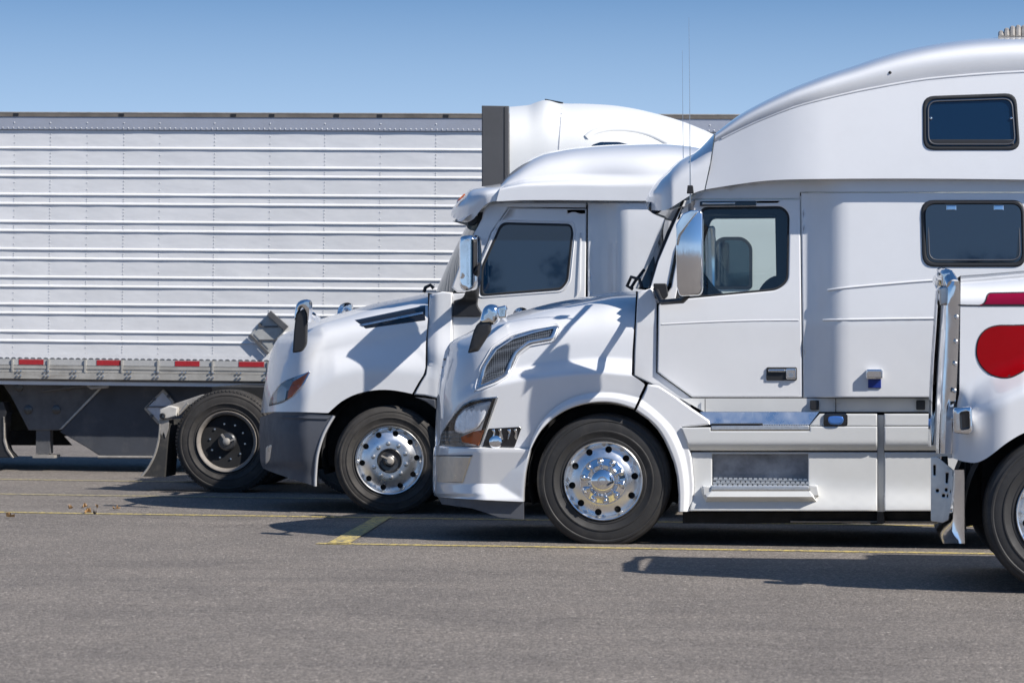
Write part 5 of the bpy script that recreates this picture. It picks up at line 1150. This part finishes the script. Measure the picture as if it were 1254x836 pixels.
# ================================================================== TRAILER behind everything
def trailer():
    T = Side(300, 581); W = 2.6
    rt_ = T.root('cargo_trailer', 'long white corrugated cargo trailer with red and white reflective tape, behind trucks', 'trailer')
    xs0, xs1 = -330, 1130
    # heights measured on the left picture edge, turned to metres at one station
    Z = lambda y: T.pt(0, y, 0).z
    Ux = lambda x: T.pt(x, 300, 0).x
    seams = [-330, -263, -196, -128, -73, -28, 17, 61, 106, 151, 195, 262, 330, 397, 465, 533, 600, 667, 734, 801, 868, 935, 1002, 1069, 1130]
    ribs = [182.5, 205.5, 216.4, 239.1, 250.6, 272.5, 283.6, 306, 317.6, 340, 351.4, 373.2, 384.2, 406.6, 418.2]
    ztop, zbot = Z(159.5), Z(438)
    rng = random.Random(3)
    bulge = {}
    for a, b in zip(seams, seams[1:]):
        ua, ub = Ux(a), Ux(b); prof = [(ztop, 0)]
        for y in ribs:
            z = Z(y - 1.2); prof += [(z + .018, 0.0), (z + .007, -.011), (z - .006, -.013), (z - .010, .0)]
        prof.append((zbot, 0)); nx = 9; mb = MB(); vs = []
        bl = [rng.uniform(.0, .006) for _ in prof]
        for i in range(nx + 1):
            t = i / nx; u = lerp(ua, ub, t)
            for k, (z, v) in enumerate(prof):
                o = -bl[k] * math.sin(math.pi * t) if (k % 4 == 0 or v == 0) else 0
                vs.append((u + (.0004 if i == 0 else -.0004 if i == nx else 0), v + o * .6 + (.0012 if v == 0 else 0), z))
        m_ = len(prof); mb.add(vs, [(i * m_ + j, i * m_ + j + 1, (i + 1) * m_ + j + 1, (i + 1) * m_ + j) for i in range(nx) for j in range(m_ - 1)])
        mb.build('side_panel', TRAILER, rt_, angle=35)
    U0, U1 = Ux(xs0), Ux(xs1)
    mb = MB(); mb.box((U0, .03, zbot - .3), (U1, W, Z(139.5))); mb.build('cargo_box', TRAILER, rt_, smooth=False)
    mb = MB(); mb.box((U0, -.022, Z(158.6)), (U1, .03, Z(143.2))); mb.build('top_rail', TOPRAIL, rt_, smooth=False)
    mb = MB(); mb.box((U0, -.030, Z(143)), (U1, .05, Z(138.2))); mb.build('cap_rail', CAPRAIL, rt_, smooth=False)
    mb = MB(); mb.tube([(U0, -.026, Z(138.0)), (U1, -.026, Z(138.0))], .008, 6); mb.build('roof_edge', DIRTYMETAL, rt_)
    for x in (19, 148, 285, 332, 411, 464, 545):
        mb = MB(); mb.box((Ux(x) - .03, -.034, Z(142)), (Ux(x) + .03, -.02, Z(139))); mb.build('rail_splice', BLACK, rt_, smooth=False)
    # rivets: rows too small to pick apart
    mb = MB()
    def rv(u, z, v=-.001, r=.008):
        mb.add([(u - r, v, z), (u, v, z - r), (u + r, v, z), (u, v, z + r), (u, v - .006, z)], [(0, 1, 4), (1, 2, 4), (2, 3, 4), (3, 0, 4)])
    bands = list(zip([159] + ribs, ribs + [438]))
    for n, a in enumerate(seams[1:-1]):
        u = Ux(a)
        for y0, y1 in bands:
            h_ = y1 - y0; k = 4 if h_ > 15 else 2
            if n % 2 and h_ > 15: k = 2
            for i in range(k): rv(u, Z(lerp(y0 + 2.5, y1 - 3.5, (i + .5) / k)))
    x = xs0
    while x < xs1:
        rv(Ux(x), Z(156.7), -.024, .010); rv(Ux(x + 3), Z(435.5), -.004, .009); x += 6.4
    for x in seams: rv(Ux(x), Z(150.5), -.024, .010)
    r_ = mb.build('side_rivets', RIVETM, rt_, smooth=False, weld=False); r_['kind'] = 'stuff'
    # scalloped lower edge of the sheets
    mb = MB(); x = xs0; pts = []
    k = int((xs1 - xs0) / 8); vs = []; 
    for i in range(k * 4 + 1):
        u = lerp(U0, U1, i / (k * 4)); s_ = abs(math.sin(math.pi * i / 4)); vs += [(u, -.010, Z(439.5 - 2.6 * s_ ** .5)), (u, -.010, Z(432 - 2.6 * s_ ** .5 + 2))]
    mb.add(vs, [(2 * i, 2 * i + 2, 2 * i + 3, 2 * i + 1) for i in range(k * 4)]); mb.build('scalloped_hem', TRAILER, rt_, smooth=False)
    # bottom rails
    for (ya, yb, v, mt, nm) in ((439.0, 446.2, -.012, REFWHITE, 'tape_rail'), (446.8, 450.8, -.020, BOTRAIL, 'bottom_rail'), (451.4, 455.0, -.014, BOTRAIL, 'bottom_rail'), (455.4, 463.0, -.024, BOTRAIL, 'bottom_rail'), (463.4, 466, .02, CAPRAIL, 'floor_edge')):
        mb = MB(); mb.box((U0, v, Z(yb)), (U1, .05, Z(ya))); mb.build(nm, mt, rt_, smooth=False)
    for a, b in ((-170, -141), (-72, -42), (24.8, 55), (120, 149.5), (216, 246), (294, 325), (400, 430), (500, 530)):
        mb = MB(); mb.box((Ux(a), -.016, Z(445.8)), (Ux(b), -.011, Z(439.6))); mb.build('red_reflector', REFRED, rt_, smooth=False)
    for a in seams[1:-8]:
        mb = MB(); mb.box((Ux(a) - .008, -.028, Z(455)), (Ux(a) + .012, -.010, Z(439))); mb.build('rail_strap', BOTRAIL, rt_, smooth=False)
    for i in range(24):
        x = -8 + i * 33.6
        mb = MB()
        for dx in (-2.2, 2.2):
            for y in (454.0, 459.5): mb.lathe([(.012, 0), (.012, -.014), (.0001, -.018)], 6, (Ux(x + dx), -.024, Z(y)))
        b_ = mb.build('bolt_group', BRUSH, rt_); b_['kind'] = 'stuff'
    # support leg gusset, crank and leg
    def pl(name, poly, v, mt, depth=.03, parent=None, **k):
        mb = MB(); T.plate(mb, poly, v, depth=depth, g=k.pop('g', 20), bev=k.pop('bev', .5), **k); return mb.build(name, mt, parent or rt_)
    gs = pl('support_leg', [(0, 466), (133, 467.5), (72, 526.5), (35, 526.5), (13, 484)], .30, FRAMEGREY)
    for x, y in ((23, 474), (34.5, 501.5), (69, 501.5), (83, 473.5)):
        mb = MB(); mb.lathe([(.05, .0), (.05, -.01), (.04, -.014), (.0001, -.014)], 16, tuple(T.pt(x, y, .295))); mb.build('gusset_boss', STEEL, gs)
    mb = MB(); mb.box((T.pt(45, 527, .35).x, .32, T.pt(50, 555, .35).z), (T.pt(62, 527, .35).x, .48, T.pt(50, 500, .35).z)); mb.build('leg_tube', FRAMEGREY, gs, smooth=False)
    mb = MB(); mb.box((T.pt(43, 527, .35).x, .24, T.pt(50, 560, .35).z), (T.pt(69, 527, .35).x, .56, T.pt(50, 556.5, .35).z)); mb.box((T.pt(47, 527, .35).x, .33, T.pt(50, 557, .35).z), (T.pt(60, 527, .35).x, .45, T.pt(50, 545, .35).z)); mb.build('leg_foot', DIRTYMETAL, gs, smooth=False)
    mb = MB(); mb.tube([T.pt(52, 478.5, .22), T.pt(80, 475, .2), T.pt(108, 472, .16)], .014, 8); mb.build('crank_rod', FRAMEGREY, gs)
    mb = MB(); mb.tube([T.pt(108, 471.5, .1), T.pt(112, 474.5, .08), T.pt(131, 473, .08), T.pt(132.5, 472, .08)], .022, 8); mb.build('crank_handle', DIRTYMETAL, gs)
    pl('gusset_edge', [(127, 469), (131, 469), (76, 525), (72, 526)], .28, BOTRAIL, bev=.2)
    pl('cross_member', [(0, 527), (72, 527), (88, 545), (-10, 545)], .9, DARK)
    # aerodynamic skirt, hung well inside the side rail
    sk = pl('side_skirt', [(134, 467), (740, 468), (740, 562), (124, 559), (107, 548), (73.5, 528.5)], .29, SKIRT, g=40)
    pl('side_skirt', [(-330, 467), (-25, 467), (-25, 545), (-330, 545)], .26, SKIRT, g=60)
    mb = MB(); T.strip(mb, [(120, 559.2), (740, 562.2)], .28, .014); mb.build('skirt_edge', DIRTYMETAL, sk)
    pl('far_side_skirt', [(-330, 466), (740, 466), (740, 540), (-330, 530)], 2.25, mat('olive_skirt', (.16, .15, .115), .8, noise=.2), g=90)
    # trailer mud flap at far left
    pl('mud_flap', [(0, 492), (4, 492), (8, 505), (6, 510), (4, 540), (8, 552), (15, 560), (-10, 560), (-10, 492)], .15, BLACK, depth=.3)
    pl('flap_edge', [(3.6, 510), (5, 510), (5.6, 535), (9, 549), (16.2, 560), (14, 560), (7.5, 551), (4, 540)], .14, DIRTYMETAL, depth=.04, bev=.2)
    # rear bogie at left and nose end at right
    for px in (-250, -120):
        c = T.pt(px, 527, .05); make_wheel(rt_, Vector((c.x, .05, .505)), .515, 'drive', wd=.62); make_wheel(rt_, Vector((c.x, W - .05, .505)), .515, 'drive', wd=.62, far=True)
    mb = MB(); mb.box((U0, 1.0, .95), (U1, 1.6, 1.12)); mb.build('trailer_frame', DARK, rt_, smooth=False)
    # diamond placard holders
    def placard(pts, v, ridge, label=None):
        cx0 = sum(p[0] for p in pts) / 4; cy0 = sum(p[1] for p in pts) / 4
        sc_ = lambda k: [(cx0 + (x - cx0) * k, cy0 + (y - cy0) * k) for x, y in pts]
        mb = MB(); T.plate(mb, rounded(pts, 2.5), v, depth=.02, bev=.8, g=8); p_ = mb.build('placard_holder', PLACARD if ridge else DIRTYMETAL, rt_)
        if label: p_['label'] = label
        mb = MB(); T.plate(mb, rounded(sc_(.80), 1.5), v, off=-.006, depth=.01, bev=.4, g=8, ); mb.build('placard_face', PLACARD if ridge else mat('placard_white', (.55, .56, .60), .5, noise=.2, nscale=12), p_)
        for i in range(4):
            a, b = sc_(.92)[i], sc_(.92)[(i + 1) % 4]; x, y = (a[0] + b[0]) / 2, (a[1] + b[1]) / 2
            mb = MB(); mb.lathe([(.02, 0), (.02, -.012), (.0001, -.014)], 10, tuple(T.pt(x, y, v - .004))); mb.build('placard_clip', FRAMEGREY, p_)
        if ridge:
            mb = MB(); mb.bar(T.pt(*pts[0], v - .03), T.pt(*pts[1], v - .03), .06, .06); mb.build('placard_rail', FRAMEGREY, p_, smooth=False)
            mb = MB(); mb.bar(T.pt(*pts[2], v - .02), T.pt(*pts[3], v - .02), .03, .03); mb.build('placard_rail', FRAMEGREY, p_, smooth=False)
        for k in (-.33, .33) if ridge else (0,):
            q0, q1 = lerp(pts[0][1], pts[2][1], .5 + k * .5), 0
            w0 = (1 - abs(k)) * .78
            mb = MB(); mb.bar(T.pt(lerp(cx0, pts[3][0], w0), q0, v - .012), T.pt(lerp(cx0, pts[1][0], w0), q0, v - .012), .012, .014); mb.build('placard_seam', FRAMEGREY, p_, smooth=False)
    placard([(329.5, 383), (351, 402), (328.5, 433), (305.6, 409.8)], -.018, True, 'grey metal diamond holder on the trailer side')
    placard([(200.4, 475.7), (214, 492), (194, 520), (175.8, 500)], .25, False, 'pale diamond holder on the dark skirt')
trailer()

# ------------------------------------------------------------------ fallen leaves
def leaves():
    spots = [(13, 634.5, .16, 'curled tan leaf on asphalt nearest the left edge'), (103, 622.3, .15, 'pale dry leaf above the yellow line, left of the brown pair'), (107, 628.5, .20, 'largest dry leaf lying just above the yellow line'), (142, 624.5, .16, 'yellowish dry leaf on asphalt, right of the others'), (86, 624.5, .10, 'small ochre leaf on asphalt left of the leaf cluster'), (116, 631.5, .10, 'dark brown leaf touching the yellow line'), (119, 624, .08, 'tiny brown leaf between the larger leaves')]
    rng = random.Random(5)
    for px, py, s_, lab in spots:
        s_ *= .42; p = ground(px, py); mb = MB(); n = 12; vs = [(0, 0, .012)]
        for i in range(n):
            a = 2 * math.pi * i / n; r = s_ * (.5 + .16 * math.cos(3 * a) + rng.uniform(-.08, .08)); vs.append((r * math.cos(a), r * .7 * math.sin(a), .008 + rng.uniform(0, .05)))
        mb.add(vs, [(0, 1 + i, 1 + (i + 1) % n) for i in range(n)])
        o = mb.build('fallen_leaf', LEAF if 'dark' not in lab else mat('dark_leaf', (.06, .045, .03), .8), loc=p, smooth=False, weld=False); o.rotation_euler = (0, 0, rng.uniform(0, 6)); tag(o, lab, 'leaf', 'fallen leaves on the asphalt')
leaves()

# ------------------------------------------------------------------ trees across the yard, behind the photographer (they show in the glass and chrome)
def tree_line():
    BARK = mat('bark', (.09, .07, .05), .9, noise=.3, nscale=6); FOL = mat('foliage', (.05, .075, .03), .7, noise=.4, nscale=1.2)
    rng = random.Random(11)
    mb = MB(); mb.tube([(0, 0, -.1), (.1, 0, 1.6), (-.05, .1, 3.2), (.1, 0, 5.2)], [.28, .22, .17, .07], 8)
    for a in range(6):
        t = a * 1.05; z = 2.4 + a * .35; mb.tube([(0, 0, z), (math.cos(t) * 1.1, math.sin(t) * 1.1, z + 1.0), (math.cos(t) * 2.0, math.sin(t) * 2.0, z + 1.5)], [.09, .05, .02], 5)
    trunk = mb
    mb2 = MB(); clumps = [(rng.gauss(0, 1.3), rng.gauss(0, 1.3), rng.uniform(3.0, 7.2), rng.uniform(.7, 1.3)) for _ in range(26)]
    for cx, cy, cz, cr in clumps:
        for _ in range(70):
            d = Vector((rng.gauss(0, 1), rng.gauss(0, 1), rng.gauss(0, .8))).normalized() * cr * rng.random() ** .4; p = Vector((cx, cy, cz)) + d
            a = Vector((rng.gauss(0, 1), rng.gauss(0, 1), rng.gauss(0, 1))).normalized() * .16; b = a.cross(Vector((rng.gauss(0, 1), rng.gauss(0, 1), rng.gauss(0, 1)))).normalized() * .11
            mb2.add([p - a, p + b, p + a, p - b], [(0, 1, 2, 3)])
    first = None
    for i in range(16):
        x = -92 + i * 10 + rng.uniform(-3, 3); y = -185 + rng.uniform(-25, 25); k = rng.uniform(.55, 1.05)
        if first is None:
            root = bpy.data.objects.new('leafy_tree', None); COL.objects.link(root); t_ = trunk.build('trunk', BARK, root); c_ = mb2.build('crown', FOL, root, smooth=False, weld=False); first = (root, t_, c_)
        else:
            root = first[0].copy(); COL.objects.link(root)
            for o in first[1:]: q = o.copy(); COL.objects.link(q); q.parent = root
        root.location = (x, y, 0); root.scale = (k * 1.3, k * 1.3, k); root.rotation_euler = (0, 0, i * 1.7); tag(root, 'broad leafy tree across the yard, behind the photographer', 'tree', 'trees across the yard')
tree_line()
